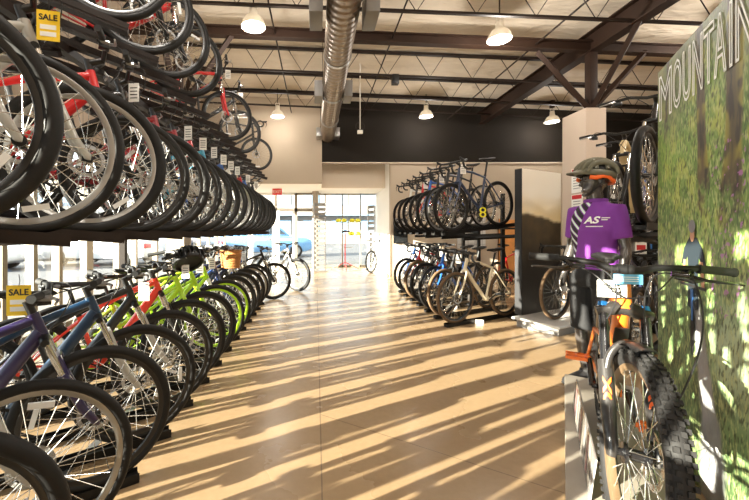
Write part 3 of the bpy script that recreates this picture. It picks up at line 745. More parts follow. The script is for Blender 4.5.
def P_(c): return PAINT[c]
def bcol(c, fork=None, rim='rim_black', tire='tire', bar='black_part'):
    return dict(frame=P_(c), fork=P_(fork) if fork in PAINT else M[fork or 'black_part'], rim=M[rim], tire=M[tire], bar=M[bar])
ORD = ['first', 'second', 'third', 'fourth', 'fifth', 'sixth', 'seventh', 'eighth', 'ninth', 'tenth', 'eleventh', 'twelfth', 'thirteenth', 'fourteenth', 'fifteenth', 'sixteenth', 'seventeenth']
WORD = dict(dark_red='dark red', orange_red='orange red', dark_blue='dark blue')
def cw(c): return WORD.get(c, c)
KW = dict(hybrid='hybrid bike', mtb='mountain bike', cruiser='step-through bike', road='road bike', gravel='gravel bike')
floor_row = [('hybrid', 'black', 'black_part'), ('hybrid', 'white', 'silver'), ('hybrid', 'black', 'silver'), ('hybrid', 'grey', 'black_part'), ('mtb', 'black', 'black_part'), ('hybrid', 'black', 'silver'),  # first four are out of view, added for the shadow stripes they cast
             ('hybrid', 'purple', 'purple'), ('hybrid', 'teal', 'silver'), ('hybrid', 'black', 'silver'), ('hybrid', 'orange_red', 'black_part'),
             ('cruiser', 'lime', 'lime'), ('cruiser', 'lime', 'lime'), ('cruiser', 'lime', 'white'), ('cruiser', 'navy', 'navy'),
             ('cruiser', 'dark_blue', 'black_part'), ('hybrid', 'black', 'silver'), ('hybrid', 'white', 'white'), ('hybrid', 'blue', 'black_part')]
FL = []
extra = {6: 'with sale tag', 10: 'with helmet', 13: 'with basket'}
for i, (k, c, fk) in enumerate(floor_row):
    y = F_Z[i]
    lab = '%s %s in left floor row, %s from the camera' % (cw(c), KW[k], ORD[i - 3]) if i > 2 else '%s %s added unseen in left floor row for shadow, %s before the frame edge' % (cw(c), KW[k], ORD[2 - i])
    if i in extra: lab += ', ' + extra[i]
    rim = 'rim_lime' if c == 'lime' and i != 10 else ('rim_silver' if i in (5, 16) else 'rim_black')
    FL.append((k, bike(k, V((FX, y, 0.032)), YAW + R_(random.uniform(-1.5, 1.5)), 0, lab, 'bikes on the left floor row', bcol(c, fk, rim, bar='alu' if k == 'cruiser' else 'black_part'))))
second_row = [('hybrid', 'black', 'black_part'), ('hybrid', 'red', 'black_part'), ('hybrid', 'grey', 'silver'), ('hybrid', 'black', 'silver'), ('mtb', 'black', 'black_part'), ('hybrid', 'cream', 'silver'), ('mtb', 'silver', 'silver'), ('hybrid', 'red', 'black_part'), ('mtb', 'black', 'black_part'), ('hybrid', 'dark_red', 'black_part'),  # leading four unseen, added to block sun from the banner
              ('hybrid', 'dark_red', 'silver'), ('hybrid', 'red', 'black_part'), ('hybrid', 'cyan', 'black_part'), ('hybrid', 'black', 'silver'), ('hybrid', 'blue', 'black_part'), ('hybrid', 'white', 'white'),
              ('hybrid', 'black', 'silver'), ('hybrid', 'red', 'black_part'), ('hybrid', 'blue', 'silver'), ('hybrid', 'grey', 'black_part'), ('hybrid', 'black', 'silver')]
SR = []
for i, (k, c, fk) in enumerate(second_row):
    lab = '%s %s on left middle level, %s from the camera' % (cw(c), KW[k], ORD[i - 4]) if i > 3 else '%s %s added unseen on left middle level for shadow, %s before the frame edge' % (cw(c), KW[k], ORD[3 - i])
    if i == 6: lab += ', with a yellow sale tag'
    SR.append((k, bike(k, V((SX, S_Z[i], 1.285)), YAW + R_(random.uniform(-1.5, 1.5)), T2, lab, 'bikes on the left middle level', bcol(c, fk, 'rim_silver' if i in (5, 6, 13) else 'rim_black'))))
top_row = {0: ('hybrid', 'black', 'black_part'), 1: ('hybrid', 'black', 'black_part'), 2: ('hybrid', 'red', 'black_part'), 3: ('hybrid', 'red', 'black_part'), 7: ('hybrid', 'red', 'red'), 9: ('hybrid', 'black', 'black_part'), 13: ('road', 'black', 'black_part')}
tl = {0: 'black hybrid bike on the top level, nearest the viewer', 1: 'black hybrid bike on the top level, second from the near end', 2: 'red hybrid bike on the top level beside a black one', 3: 'red hybrid bike on the top level, last of the near four',
      7: 'red bike with red fork alone on the top level tray', 9: 'black hybrid bike on the top level behind the red fork bike', 13: 'black road bike at the far end of the top level'}
TR = {}
for i, (k, c, fk) in top_row.items():
    TR[i] = (k, bike(k, V((-1.30, T_Z[i], 2.56)), R_(25), T3, tl[i], 'bikes on the left top level', bcol(c, fk, 'rim_black')))

def local_bar(kind):
    S = bike_spec(kind); ha = R_(S['ha']); u = V((-math.cos(ha), 0, math.sin(ha))); n = V((math.sin(ha), 0, math.cos(ha)))
    return V((0, 0, S['R'])) - n * S['off'] + u * (S['a2c'] + 0.012 + S['ht'] + 0.045) + n * S['stem'] + V((0, 0, S['rise']))
def on_bike(kb, p):
    kind, root = kb
    m = Matrix.Translation(root.location) @ root.rotation_euler.to_matrix().to_4x4()
    return m @ V(p)

# price tags
def price_tag(p, wd, h, mt, label, group, yaw=0.3, text=None):
    r = empty('price_tag', p, yaw, label=label, cat='price tag', group=group)
    MB().tube([(0, 0, 0), (0.004, 0, -0.03), (0, 0, -0.055)], 0.0016, 5).build('string', M['ink'], r)
    MB().box((0, 0, -0.05 - h / 2), (wd, 0.002, h)).build('card', M[mt], r)
    if text:
        MB().add(*text_mb(text, wd * 0.40, 0.0004, sx=0.95, bold=0.001)).build('lettering', M['ink'], r, smooth=False, loc=(0, -0.0016, -0.05 - h * 0.24))
        for k in (0.55, 0.78):
            MB().box((0, -0.0014, -0.05 - h * k), (wd * 0.7, 0.001, h * 0.15)).build('price_field', M['card_white'], r)
    elif mt == 'card_white':
        mb = MB()
        for k in range(4): mb.box((0, -0.0014, -0.05 - h * (0.25 + 0.18 * k)), (wd * 0.7, 0.0008, h * 0.05))
        mb.build('print', M['ink'], r)
    return r
price_tag(V((-1.19, 1.60, 2.33)), 0.09, 0.135, 'card_yellow', 'yellow sale tag hanging at the bar of the silver bike, upper left', 'yellow sale tags', 0.25, 'SALE')
price_tag(V((-1.37, 1.66, 1.10)), 0.10, 0.14, 'card_yellow', 'yellow sale tag hanging at the bar of the purple floor bike', 'yellow sale tags', 0.2, 'SALE')
def bike_tags(row, idx, level, z):
    for i in idx:
        kb = row[i]; b = local_bar(kb[0])
        p = on_bike(kb, b + V((0.03, -0.13, 0.0)))
        price_tag(p, 0.07, 0.12, 'card_white', 'white price tag on the %s bike from the camera on the left %s' % (ORD[i - (4 if row is SR else 3)], level), 'white price tags on the left rack', random.uniform(-0.2, 0.5))
bike_tags(SR, (8, 10, 11, 12, 13, 14, 15, 17, 19), 'middle level', 0)
bike_tags(FL, (8, 10, 11, 12, 14, 15, 16), 'floor row', 0)
for i in (7, 9, 13):
    kb = TR[i]; p = on_bike(kb, local_bar(kb[0]) + V((0.03, -0.1, 0)))
    price_tag(p, 0.07, 0.12, 'card_white', 'white price tag on ' + {7: 'the red fork bike', 9: 'the bike behind the red fork bike', 13: 'the farthest road bike'}[i] + ' on the top level', 'white price tags on the left rack', 0.2)

# wicker basket hung on the navy bike
kb = FL[13]; b = on_bike(kb, local_bar('cruiser') + V((0.20, 0, -0.02)))
r = empty('wicker_basket', b, YAW, label='tan wicker basket hung on the bar of a navy floor row bike', cat='basket')
mb = MB(); prof = [(0.0001, -0.2), (0.10, -0.2), (0.125, 0.0), (0.128, 0.02), (0.118, 0.02), (0.115, 0.0), (0.09, -0.19), (0.0001, -0.19)]
mb.X = Matrix.Diagonal((1.0, 1.35, 1.0, 1)); mb.lathe_z(prof, 28); mb.build('basket_body', M['wicker'], r)
mb = MB(); mb.X = Matrix.Diagonal((1.0, 1.35, 1.0, 1)); mb.tube([(0.126 * math.cos(a * PI / 14), 0.126 * math.sin(a * PI / 14), 0.015) for a in range(28)], 0.011, 6, closed=True); mb.build('rim', M['wicker'], r)
mb = MB(); mb.X = Matrix.Diagonal((1.0, 1.35, 1.0, 1))
for k in range(9):
    q = 0.103 + 0.0024 * k; mb.tube([((q + 0.003 * (a % 2)) * math.cos(a * PI / 16), (q + 0.003 * (a % 2)) * math.sin(a * PI / 16), -0.19 + 0.021 * k) for a in range(32)], 0.009, 5, closed=True)
mb.build('weave', M['wicker'], r)
for s in (-1, 1): MB().tube([(-0.11, s * 0.06, -0.02), (-0.15, s * 0.06, 0.01), (-0.17, s * 0.06, -0.02)], 0.007, 6).build('strap', M['brown_strap'] if 'brown_strap' in M else M['paint_brown'], r)

def helmet_parts(root, shell, trim, inner, s=1.0):
    """helmet on a head: front is -y, centre of the head shell at the origin"""
    a, bb, h = 0.112 * s, 0.142 * s, 0.125 * s
    mb = MB(); n, m = 24, 7; vs = []; fs = []
    for i in range(m):
        t = PI / 2 * i / (m - 0.2)
        for j in range(n):
            p = 2 * PI * j / n
            vs.append((a * 0.94 * math.cos(t) * math.cos(p), bb * 0.95 * math.cos(t) * math.sin(p), h * 0.9 * math.sin(t)))
    for i in range(m - 1):
        for j in range(n): fs.append((i * n + j, i * n + (j + 1) % n, (i + 1) * n + (j + 1) % n, (i + 1) * n + j))
    fs.append(tuple((m - 1) * n + j for j in range(n))); fs.append(tuple(range(n - 1, -1, -1)))
    mb.add(vs, fs); mb.build('liner', inner, root)
    mb = MB()
    for k, x in enumerate((-0.84, -0.5, -0.17, 0.17, 0.5, 0.84)):
        pts = []
        c = math.sqrt(1 - x * x)
        for i in range(13):
            t = -0.12 + (PI + 0.24) * i / 12
            sq = 1.0 + 0.08 * math.sin(t)
            pts.append((a * x * (1.0 + 0.12 * abs(math.cos(t))), -bb * 1.03 * math.cos(t) * (0.55 + 0.45 * c), h * (0.05 + 1.0 * max(0.0, math.sin(t)) * (0.45 + 0.55 * c))))
        w_ = 0.024 * s
        mb.tube(pts, [(w_ * (0.55 + 0.45 * math.sin(PI * i / 12)), 0.012 * s) for i in range(13)], 8)
    mb.tube([(a * 1.04 * math.cos(q * PI / 16), bb * 1.04 * math.sin(q * PI / 16), 0.004 - 0.012 * math.sin(q * PI / 16)) for q in range(32)], [(0.012, 0.024)] * 32, 8, closed=True)
    for y in (-0.05, 0.035): mb.tube([(a * 1.0 * math.sin(t * 0.9), y, h * (0.06 + 1.02 * math.cos(t))) for t in [-1.3 + 2.6 * i / 10 for i in range(11)]], [(0.016, 0.010)] * 11, 8)
    mb.build('shell', shell, root)
    if trim is not None:
        mb = MB(); pts = []
        for q in range(15):
            t = R_(-40) + R_(260) * q / 14
            pts.append((a * 1.03 * math.cos(t), bb * 1.03 * math.sin(t), -0.028 - 0.026 * (0.5 + 0.5 * math.sin(t)) + (0.02 if abs(math.sin(t)) < 0.35 else 0)))
        mb.tube(pts, [(0.008, 0.017)] * 15, 8); mb.build('rear_trim', trim, root)
        mb = MB(); n = 12; vs = []; fs = []
        for i in range(n + 1):
            t = R_(-155) + R_(130) * i / n
            vs += [(a * 1.05 * math.cos(t), bb * 1.05 * math.sin(t), 0.03), (a * 1.02 * math.cos(t), bb * 1.0 * math.sin(t) - 0.085 * math.sin(PI * i / n) ** 0.6, 0.002), (a * 1.02 * math.cos(t), bb * 1.0 * math.sin(t) - 0.083 * math.sin(PI * i / n) ** 0.6, -0.006), (a * 1.05 * math.cos(t), bb * 1.05 * math.sin(t), 0.018)]
        for i in range(n):
            for k in range(4): fs.append((i * 4 + k, i * 4 + (k + 1) % 4, i * 4 + 4 + (k + 1) % 4, i * 4 + 4 + k))
        fs += [(0, 1, 2, 3), tuple(n * 4 + k for k in (3, 2, 1, 0))]
        mb.add(vs, fs); mb.build('visor', shell, root)
# helmet hung on a green bike's bar
kb = FL[10]; p = on_bike(kb, local_bar('cruiser') + V((0.05, -0.16, -0.03)))
r = empty('bike_helmet', p, 0.6, label='black helmet hung on the bar of the nearest lime green bike', cat='helmet'); r.rotation_euler.x = -0.5
helmet_parts(r, M['black_part'], None, M['foam_black'], 1.0)

# ------------------------------------------------------------------ rack in the middle of the floor, right
RY = R_(208)
right = empty('bike_rack', (3.2, 6.5, 0), label='black two level bike rack in the middle of the shop', cat='bike rack')
rm = Matrix.Translation((-3.2, -6.5, 0))
RF = [4.95 + 0.45 * k for k in range(7)]; RS = [5.0 + 0.425 * k for k in range(7)]
for y in RF: tray(right, rm @ V((1.92, y, 0.032)), RY, 0, M['rack_black'])
for y in RS: tray(right, rm @ V((1.90, y, 1.285)), RY, T2, M['rack_black'])
for y in (5.75, 6.75, 7.75, 8.55):
    mb = MB(); mb.X = rm; mb.box((3.5, y, 1.0), (0.06, 0.06, 2.0)); mb.build('post', M['rack_black'], right)
    mb = MB(); mb.X = rm; z = 1.285 - 0.13 + 0.9 * math.tan(T2); mb.tube([(3.5, y, z), (2.35, y - 0.0, z - 0.06)], 0.028, 4); mb.build('bracket', M['rack_black'], right)
for x in (2.4, 2.95):
    mb = MB(); mb.X = rm; mb.box((x, 7.0, 1.285 - 0.05 + ((x - 1.9) / 0.88) * math.tan(T2)), (0.04, 3.4, 0.03)); mb.build('beam', M['rack_black'], right)
for x in (2.2, 2.9):
    mb = MB(); mb.X = rm; mb.box((x, 6.7, 0.0), (0.05, 3.3, 0.003)); mb.build('floor_rail', M['rack_black'], right)
for y in (5.05, 6.0, 7.0):
    mb = MB(); mb.X = rm; mb.box((2.30, y + 0.02, 0.026), (0.10, 0.05, 0.05)); mb.build('foot', M['white_paint'], right)
rf = [('gravel', 'cream', 'cream', 'tire_tan'), ('gravel', 'black', 'black_part', 'tire_tan'), ('gravel', 'blue', 'blue', 'tire'), ('mtb', 'grey', 'black_part', 'tire'), ('mtb', 'black', 'black_part', 'tire_tan'), ('gravel', 'red', 'red', 'tire'), ('hybrid', 'blue', 'blue', 'tire')]
RFB = []
for i, (k, c, fk, ti) in enumerate(rf):
    lab = '%s %s on floor level of the middle rack, %s from near end' % (cw(c), KW[k], ORD[i])
    RFB.append((k, bike(k, V((1.92, RF[i], 0.032)), RY + R_(random.uniform(-2, 2)), 0, lab, 'bikes on the middle rack floor level', bcol(c, fk, 'rim_black', ti))))
rs = [('road', 'dark_blue', 'dark_blue'), ('road', 'black', 'black_part'), ('road', 'black', 'black_part'), ('road', 'blue', 'blue'), ('road', 'red', 'red'), ('road', 'black', 'black_part'), ('road', 'white', 'black_part')]
RSB = []
for i, (k, c, fk) in enumerate(rs):
    lab = '%s %s on upper level of the middle rack, %s from near end' % (cw(c), KW[k], ORD[i])
    RSB.append((k, bike(k, V((1.90, RS[i], 1.285)), RY + R_(random.uniform(-2, 2)), T2, lab, 'road bikes on the middle rack upper level', bcol(c, fk, 'rim_silver' if i == 1 else 'rim_black'))))
for i in (0, 2, 4):
    kb = RSB[i]; p = on_bike(kb, local_bar(kb[0]) + V((-0.03, 0.1, 0)))
    price_tag(p, 0.08, 0.13, 'card_white', 'white price tag on the %s road bike of the middle rack upper level' % ORD[i], 'white price tags on the middle rack', 0.1)
for i in (1, 2, 3, 5):
    kb = RFB[i]; p = on_bike(kb, local_bar(kb[0]) + V((-0.03, 0.1, 0)))
    price_tag(p, 0.08, 0.13, 'card_white', 'white price tag on the %s bike of the middle rack floor level' % ORD[i], 'white price tags on the middle rack', 0.1)
# yellow pedal guard hanging at the crank of the dark blue road bike
p = on_bike(RSB[0], V((-0.46, 0.14, 0.24)))
r = empty('yellow_tag', p, 0.15, label='yellow figure eight plastic tag at the crank of the dark blue road bike', cat='tag')
mb = MB()
for z in (-0.032, 0.032): mb.tube([(0.04 * math.cos(a * PI / 8), 0, z + 0.032 * math.sin(a * PI / 8)) for a in range(16)], 0.011, 6, closed=True)
mb.build('tag_loop', M['yellow_plastic'], r); MB().tube([(0, 0, 0.07), (0, 0, 0.12)], 0.003, 5).build('string', M['ink'], r)
# bikes on the far side of that rack
bike('road', V((4.55, 7.75, 0.0)), R_(28), 0, 'red road bike standing behind the middle rack, facing right', None, bcol('red', 'red'))
bike('road', V((4.75, 7.05, 0.0)), R_(28), 0, 'black road bike standing behind the middle rack, next to a red one', None, bcol('black', 'black_part'))

# ------------------------------------------------------------------ landscape panel and its bike
def grid_print(name, wd, h, thick, fn, nu, nv, parent):
    """upright board in local x (0..wd) / z (0..h), printed side -y"""
    me = bpy.data.meshes.new(name); vs = []; fs = []; cs = []
    for j in range(nv + 1):
        for i in range(nu + 1):
            x, z = wd * i / nu, h * j / nv; vs.append((x, 0, z)); cs.append(fn(x, z))
    for j in range(nv):
        for i in range(nu):
            a = j * (nu + 1) + i; fs.append((a, a + 1, a + nu + 2, a + nu + 1))
    me.from_pydata(vs, [], fs); ca = me.color_attributes.new('Col', 'FLOAT_COLOR', 'POINT')
    ca.data.foreach_set('color', [q for c in cs for q in c]); me.materials.append(M['print'])
    return link(name, me, parent)
def mixt(a, b, t): t = max(0.0, min(1.0, t)); return tuple(p + (q - p) * t for p, q in zip(a, b))
def sstep(a, b, x): t = max(0.0, min(1.0, (x - a) / (b - a))); return t * t * (3 - 2 * t)
def nz(x, z, s, o=3): 
    return noise.fractal(V((x * s, 3.7, z * s)), 1.0, 2.0, o) * 0.5 + 0.5
PW, PH = 0.95, 2.04
def land(x, z):
    c = mixt(rgb(238, 214, 160), rgb(246, 238, 222), sstep(1.38, 1.75, z))
    c = mixt(c, rgb(250, 244, 232), 0.4 * nz(x, z, 3))
    ridge = 1.40 - 0.10 * sstep(0.2, 0.9, x) + 0.05 * (nz(x, 0, 5) - 0.5)
    hill = mixt(rgb(96, 80, 56), rgb(62, 56, 46), nz(x, z, 7)); hill = mixt(rgb(44, 41, 38), hill, sstep(0.6, 1.3, z))
    return mixt(hill, c, sstep(ridge - 0.02, ridge + 0.03, z))
py = math.atan2(0.44, 0.83)
r = empty('landscape_panel', (2.86, 5.0, 0.13), py, label='tall display panel with a sunset hills picture, right of the middle rack', cat='display panel')
MB().box((PW / 2, 0.055, PH / 2), (PW, 0.10, PH)).build('panel_box', M['frame_black'], r)
grid_print('printed_picture', PW, PH, 0.01, land, 40, 80, r).location = (0, -0.003, 0)
r = empty('display_plinth', (3.44, 4.98, 0.0), py, label='low white plinth under the landscape panel', cat='plinth')
MB().box((0, 0, 0.115), (1.4, 0.62, 0.03)).build('top', M['desk_white'], r, bevel=0.006)
MB().box((0, 0, 0.05), (1.3, 0.54, 0.10)).build('base', M['slat_grey'], r)
bike('gravel', V((3.17, 4.76, 0.13)), R_(208), 0, 'black bike with tan tyres in front of the landscape panel', None, bcol('black', 'black_part', 'rim_black', 'tire_tan'))
tag(MB().box((3.62, 4.30, 0.19), (0.12, 0.1, 0.38), Matrix.Rotation(0.2, 3, 'Z')).build('info_box', M['ink_blue'], bevel=0.004), 'small pale blue carton standing on the floor by the mannequin', 'carton')

# ------------------------------------------------------------------ big forest banner
BW, BH = 1.75, 2.33
def forest(x, z):
    h = z / BH; n1 = nz(x, z, 2.2); n2 = nz(x, z, 9, 4); n3 = nz(x + 5, z, 30, 3)
    g1 = mixt(rgb(72, 106, 44), rgb(140, 176, 82), n1 * 1.3 - 0.1)
    g1 = mixt(g1, rgb(196, 200, 92), 0.55 * sstep(0.5, 0.75, n2) * sstep(0.35, 0.7, h))
    low = mixt(rgb(74, 104, 58), rgb(132, 162, 108), n1); low = mixt(low, rgb(190, 206, 176), 0.65 * sstep(0.70, 0.95, x + 0.25 * (n1 - 0.5)) * sstep(0.4, 0.75, z))
    low = mixt(low, rgb(62, 82, 48), sstep(0.45, 0.7, n2) * 0.8)
    c = mixt(low, g1, sstep(0.35, 0.55, h))
    g3 = noise.fractal(V((x * 95 + z * 18, 1.3, z * 26)), 1.0, 2.0, 2) * 0.5 + 0.5
    c = mixt(c, mixt(c, rgb(200, 206, 140), 0.62), sstep(0.50, 0.72, g3))
    c = mixt(c, rgb(46, 58, 30), sstep(0.54, 0.76, noise.fractal(V((x * 70 - z * 14, 8.1, z * 22)), 1.0, 2.0, 3) * 0.5 + 0.5) * 0.85)
    # dark canopy at the top
    can = sstep(1.82, 2.3, z + 0.22 * (n1 - 0.5) + 0.1 * math.sin(x * 7))
    c = mixt(c, mixt(rgb(58, 54, 34), rgb(118, 116, 66), n2), can * 0.8)
    # trunks
    for cx, wd, z0, lean, col in ((0.10, 0.022, 1.82, 0.10, (86, 76, 52)), (0.66, 0.05, 1.50, -0.06, (92, 78, 54)), (0.93, 0.075, 1.42, 0.05, (84, 72, 44)), (1.30, 0.09, 1.3, -0.05, (96, 86, 52))):
        xc = cx + lean * (z - 1.5) + 0.02 * (nz(x, z, 3) - 0.5)
        d = abs(x - xc) / (wd * (1.0 + 0.5 * sstep(z0 + 0.3, z0, z)))
        t = sstep(1.1, 0.75, d) * sstep(z0 - 0.10, z0 + 0.12, z + 0.35 * (n2 - 0.5) + 0.2 * (n3 - 0.5))
        bark = mixt(rgb(*col), rgb(52, 44, 32), sstep(0.4, 0.7, nz(x * 3, z * 0.6, 14, 3)))
        bark = mixt(bark, rgb(168, 160, 58), sstep(0.52, 0.7, nz(x + 9, z, 7)) * 0.8 * (d if d < 1 else 1))
        c = mixt(c, bark, t)
    # foxglove specks
    if n3 > 0.66 and nz(x + 20, z, 40, 2) > 0.58 and 0.75 < x and 0.9 < z < 1.7: c = mixt(c, rgb(176, 110, 176), 0.8)
    # pale trail
    xc = 0.60 + 0.16 * (1.0 - z) + 0.03 * math.sin(z * 5); hw = 0.035 + 0.10 * max(0, 1.05 - z)
    t = sstep(hw * 1.25, hw * 0.7, abs(x - xc) + 0.05 * (n2 - 0.5)) * sstep(1.12, 1.0, z)
    c = mixt(c, mixt(rgb(136, 134, 136), rgb(168, 166, 172), n2), t * 0.9)
    return c
bdir = V((-0.49, -0.87, 0)).normalized()
byaw = math.atan2(bdir.y, bdir.x)
banner = empty('forest_banner', (2.2325, 2.35, 0.0), byaw, label='tall printed forest banner with the word mountain, right edge', cat='banner')
# printed side faces the aisle: local -y after the turn must look to the left
MB().box((BW / 2, 0.035, BH / 2), (BW, 0.05, BH)).build('backing', M['frame_black'], banner)
pr = grid_print('printed_forest', BW, BH, 0.01, forest, 340, 450, banner)
for ch, a, b in (('M', 0.04, 0.255), ('O', 0.275, 0.40), ('U', 0.42, 0.525), ('N', 0.55, 0.665), ('T', 0.675, 0.785), ('A', 0.785, 0.90), ('I', 0.925, 0.95), ('N', 0.975, 1.12)):
    vs, fs = text_mb(ch, 0.3, outline=0.0055)
    x0 = min(v[0] for v in vs); x1 = max(v[0] for v in vs); z0 = min(v[2] for v in vs); z1 = max(v[2] for v in vs)
    vs = [(a + (v[0] - x0) / (x1 - x0) * (b - a), -0.004 + v[1] * 0.3, 2.0 + (v[2] - z0) / (z1 - z0) * 0.285) for v in vs]
    MB().add(vs, fs).build('printed_letter', M['ink_white'], banner, smooth=False)
def flat(mb, pts, y): 
    n = len(pts); mb.prism(pts, y - 0.0008, y)
def ell(cx, cz, rx, rz, n=16): return [(cx + rx * math.cos(2 * PI * i / n), cz + rz * math.sin(2 * PI * i / n)) for i in range(n)]
mb = MB(); X0 = 0.0; Z0 = 0.0; y = -0.003; mb.X = Matrix.Translation((0.545, 0, 1.10)) @ Matrix.Diagonal((1.25, 1, 1.15, 1)) @ Matrix.Translation((0, 0, -1.13))
mb.k = 0; flat(mb, [(X0 - .085, 1.225), (X0 - .03, 1.275), (X0 + .04, 1.275), (X0 + .095, 1.225), (X0 + .125, 1.15), (X0 + .095, 1.145), (X0 + .06, 1.19), (X0 + .05, 1.12), (X0 - .04, 1.12), (X0 - .05, 1.19), (X0 - .085, 1.145), (X0 - .115, 1.15)], y)      # jersey
mb.k = 1; flat(mb, ell(X0, 1.325, .034, .03), y - .002); 
mb.k = 2; flat(mb, ell(X0, 1.285, .022, .03), y - .001); flat(mb, [(X0 - .09, 1.17), (X0 - .065, 1.17), (X0 - .085, 1.06), (X0 - .105, 1.06)], y - .001); flat(mb, [(X0 + .10, 1.17), (X0 + .07, 1.17), (X0 + .09, 1.06), (X0 + .115, 1.06)], y - .001)
mb.k = 0; flat(mb, [(X0 - .04, 1.13), (X0 + .05, 1.13), (X0 + .055, 0.96), (X0 + .03, 0.95), (X0 + .005, 1.05), (X0 - .02, 0.95), (X0 - .045, 0.96)], y - .0005)
mb.k = 3; flat(mb, [(X0 - .12, 1.062), (X0 + .13, 1.062), (X0 + .13, 1.05), (X0 - .12, 1.05)], y - .003); flat(mb, ell(X0 + .005, 0.86, .018, .12), y - .003)
mb.k = 4; flat(mb, [(X0 - .008, 1.04), (X0 + .018, 1.04), (X0 + .012, 0.9), (X0, 0.9)], y - .004)
mb.build('printed_rider', [mat('rider_jersey', rgb(22, 36, 44), 0.7), M['merch_grey'], M['rider_skin'] if 'rider_skin' in M else mat('rider_skin', rgb(190, 140, 110), 0.6), M['ink'], M['merch_blue']], banner, smooth=False)

# ------------------------------------------------------------------ orange mountain bike on its plinth
hd = V((-0.57, -0.83, 0)).normalized(); hyaw = math.atan2(hd.y, hd.x)
HX, HY, HZ = 1.145, 1.30, 0.12
mid = V((1.56, 1.92, 0)) + V((-hd.y, hd.x, 0)) * 0.04
r = empty('bike_plinth', (mid.x, mid.y, 0), hyaw, label='low grey plinth under the orange mountain bike', cat='plinth')
MB().box((0.0, 0, 0.06), (2.3, 0.46, 0.12)).build('platform', M['plinth_grey'], r, bevel=0.006)
def hero():
    root = empty('bicycle', (HX, HY, HZ), hyaw, 0, 'orange and black full suspension mountain bike beside the forest banner', 'bicycle')
    R, tw, wb = 0.372, 0.031, 1.21
    ha = R_(66); u = V((-math.cos(ha), 0, math.sin(ha))); n = V((math.sin(ha), 0, math.cos(ha)))
    F = V((0, 0, R)); RH = V((-wb, 0, R)); A0 = F - n * 0.044; C = A0 + u * 0.53; H0 = C + u * 0.014; H1 = H0 + u * 0.115
    BB = V((-wb + 0.445, 0, 0.335)); sd = V((-math.cos(R_(75)), 0, math.sin(R_(75)))); T = BB + sd * 0.42; SD = BB + sd * 0.66
    X = Matrix.Translation(H0) @ Matrix.Rotation(R_(9), 4, u) @ Matrix.Translation(-H0)
    def B(mb, name, mt, par=root, bevel=0): return mb.build(name, mt, par, bevel)
    # main frame
    mb = MB(); mb.tube([H0 - u * 0.004, H0 + u * 0.05, H1 + u * 0.004], [0.033, 0.030, 0.031], 16)
    mb.tube([H0 + u * 0.03 - V((0.0, 0, 0)), H0.lerp(BB, 0.35) + V((0, 0, -0.005)), H0.lerp(BB, 0.8) + V((0, 0, 0.02)), BB + V((0.03, 0, 0.03))], [(0.030, 0.040), (0.034, 0.036), (0.036, 0.038), (0.034, 0.04)], 14)
    mb.tube([H1 - u * 0.03, H1.lerp(T, 0.5) + V((0, 0, -0.02)), T - sd * 0.10], [(0.026, 0.028), (0.024, 0.02), (0.022, 0.018)], 12)
    mb.tube([BB, T], 0.019, 12); mb.tube([BB + V((0, -0.045, 0)), BB + V((0, 0.045, 0))], 0.034, 16)
    fr = B(mb, 'frame', PAINT['orange'])
    mb = MB(); mb.box(H0 + u * 0.055 + n * 0.031, (0.004, 0.022, 0.034), Matrix.Rotation(-(PI / 2 - ha), 3, 'Y')); B(mb, 'head_badge', M['alu'], fr)
    mb = MB(); mb.tube([H0.lerp(BB, 0.12) + V((0.033, 0, -0.025)), H0.lerp(BB, 0.3) + V((0.032, 0, -0.022))], [(0.025, 0.004), (0.026, 0.004)], 8); B(mb, 'frame_guard', M['black_part'], fr)
    mb = MB()
    for s in (-1, 1):
        mb.tube([BB + V((-0.02, s * 0.035, 0.05)), BB.lerp(RH, 0.4) + V((0, s * 0.05, 0.02)), RH + V((0, s * 0.074, 0))], [(0.012, 0.019), (0.011, 0.017), (0.01, 0.014)], 8)
        mb.tube([T - sd * 0.14 + V((0.02, s * 0.03, 0)), T.lerp(RH, 0.4) + V((0, s * 0.052, 0)), RH + V((0, s * 0.074, 0.012))], [(0.011, 0.016), (0.010, 0.014), (0.009, 0.012)], 8)
        mb.tube([RH + V((0, s * 0.066, 0)), RH + V((0, s * 0.082, 0))], 0.024, 12)
    sw = B(mb, 'swingarm', PAINT['orange'])
    mb = MB(); a = T - sd * 0.14 + V((0.02, 0, 0)); b = H1.lerp(T, 0.42) + V((0, 0, -0.06))
    mb.tube([a, a.lerp(b, 0.55)], 0.022, 12); mb.tube([a.lerp(b, 0.5), b], 0.012, 10); B(mb, 'rear_shock', M['black_part'])
    # fork
    w = 0.068; q = MB(); q.X = X
    for s in (-1, 1):
        q.tube([F + V((0, s * w, -0.022)), F + V((0, s * w, 0)), A0 + u * 0.10 + n * 0.026 + V((0, s * w, 0)), A0 + u * 0.20 + n * 0.012 + V((0, s * w, 0)), A0 + u * 0.32 + n * 0.004 + V((0, s * w, 0))], [0.016, 0.020, 0.024, 0.026, 0.027], 16)
    a = A0 + u * 0.31 + n * 0.03
    q.tube(bez(a + V((0, -w, -0.02)), a + V((0, -w * 0.95, 0)) + u * 0.12 + n * 0.03, a + V((0, w * 0.95, 0)) + u * 0.12 + n * 0.03, a + V((0, w, -0.02)), 14), 0.014, 10)
    fk = B(q, 'fork', M['fork_black'])
    q = MB(); q.X = X
    for s in (-1, 1): q.tube([A0 + u * 0.31 + n * 0.004 + V((0, s * w, 0)), C + n * 0.004 + V((0, s * w, 0))], 0.018, 16)
    B(q, 'stanchion', M['black_gloss'], fk)
    q = MB(); q.X = X
    q.tube([C + V((0, -w - 0.024, -0.008)), C + V((0, -w, 0)), C + u * 0.018 + V((0, -0.02, 0)), C + u * 0.018 + V((0, 0.02, 0)), C + V((0, w, 0)), C + V((0, w + 0.024, -0.008))], [0.022, 0.027, 0.03, 0.03, 0.027, 0.022], 12)
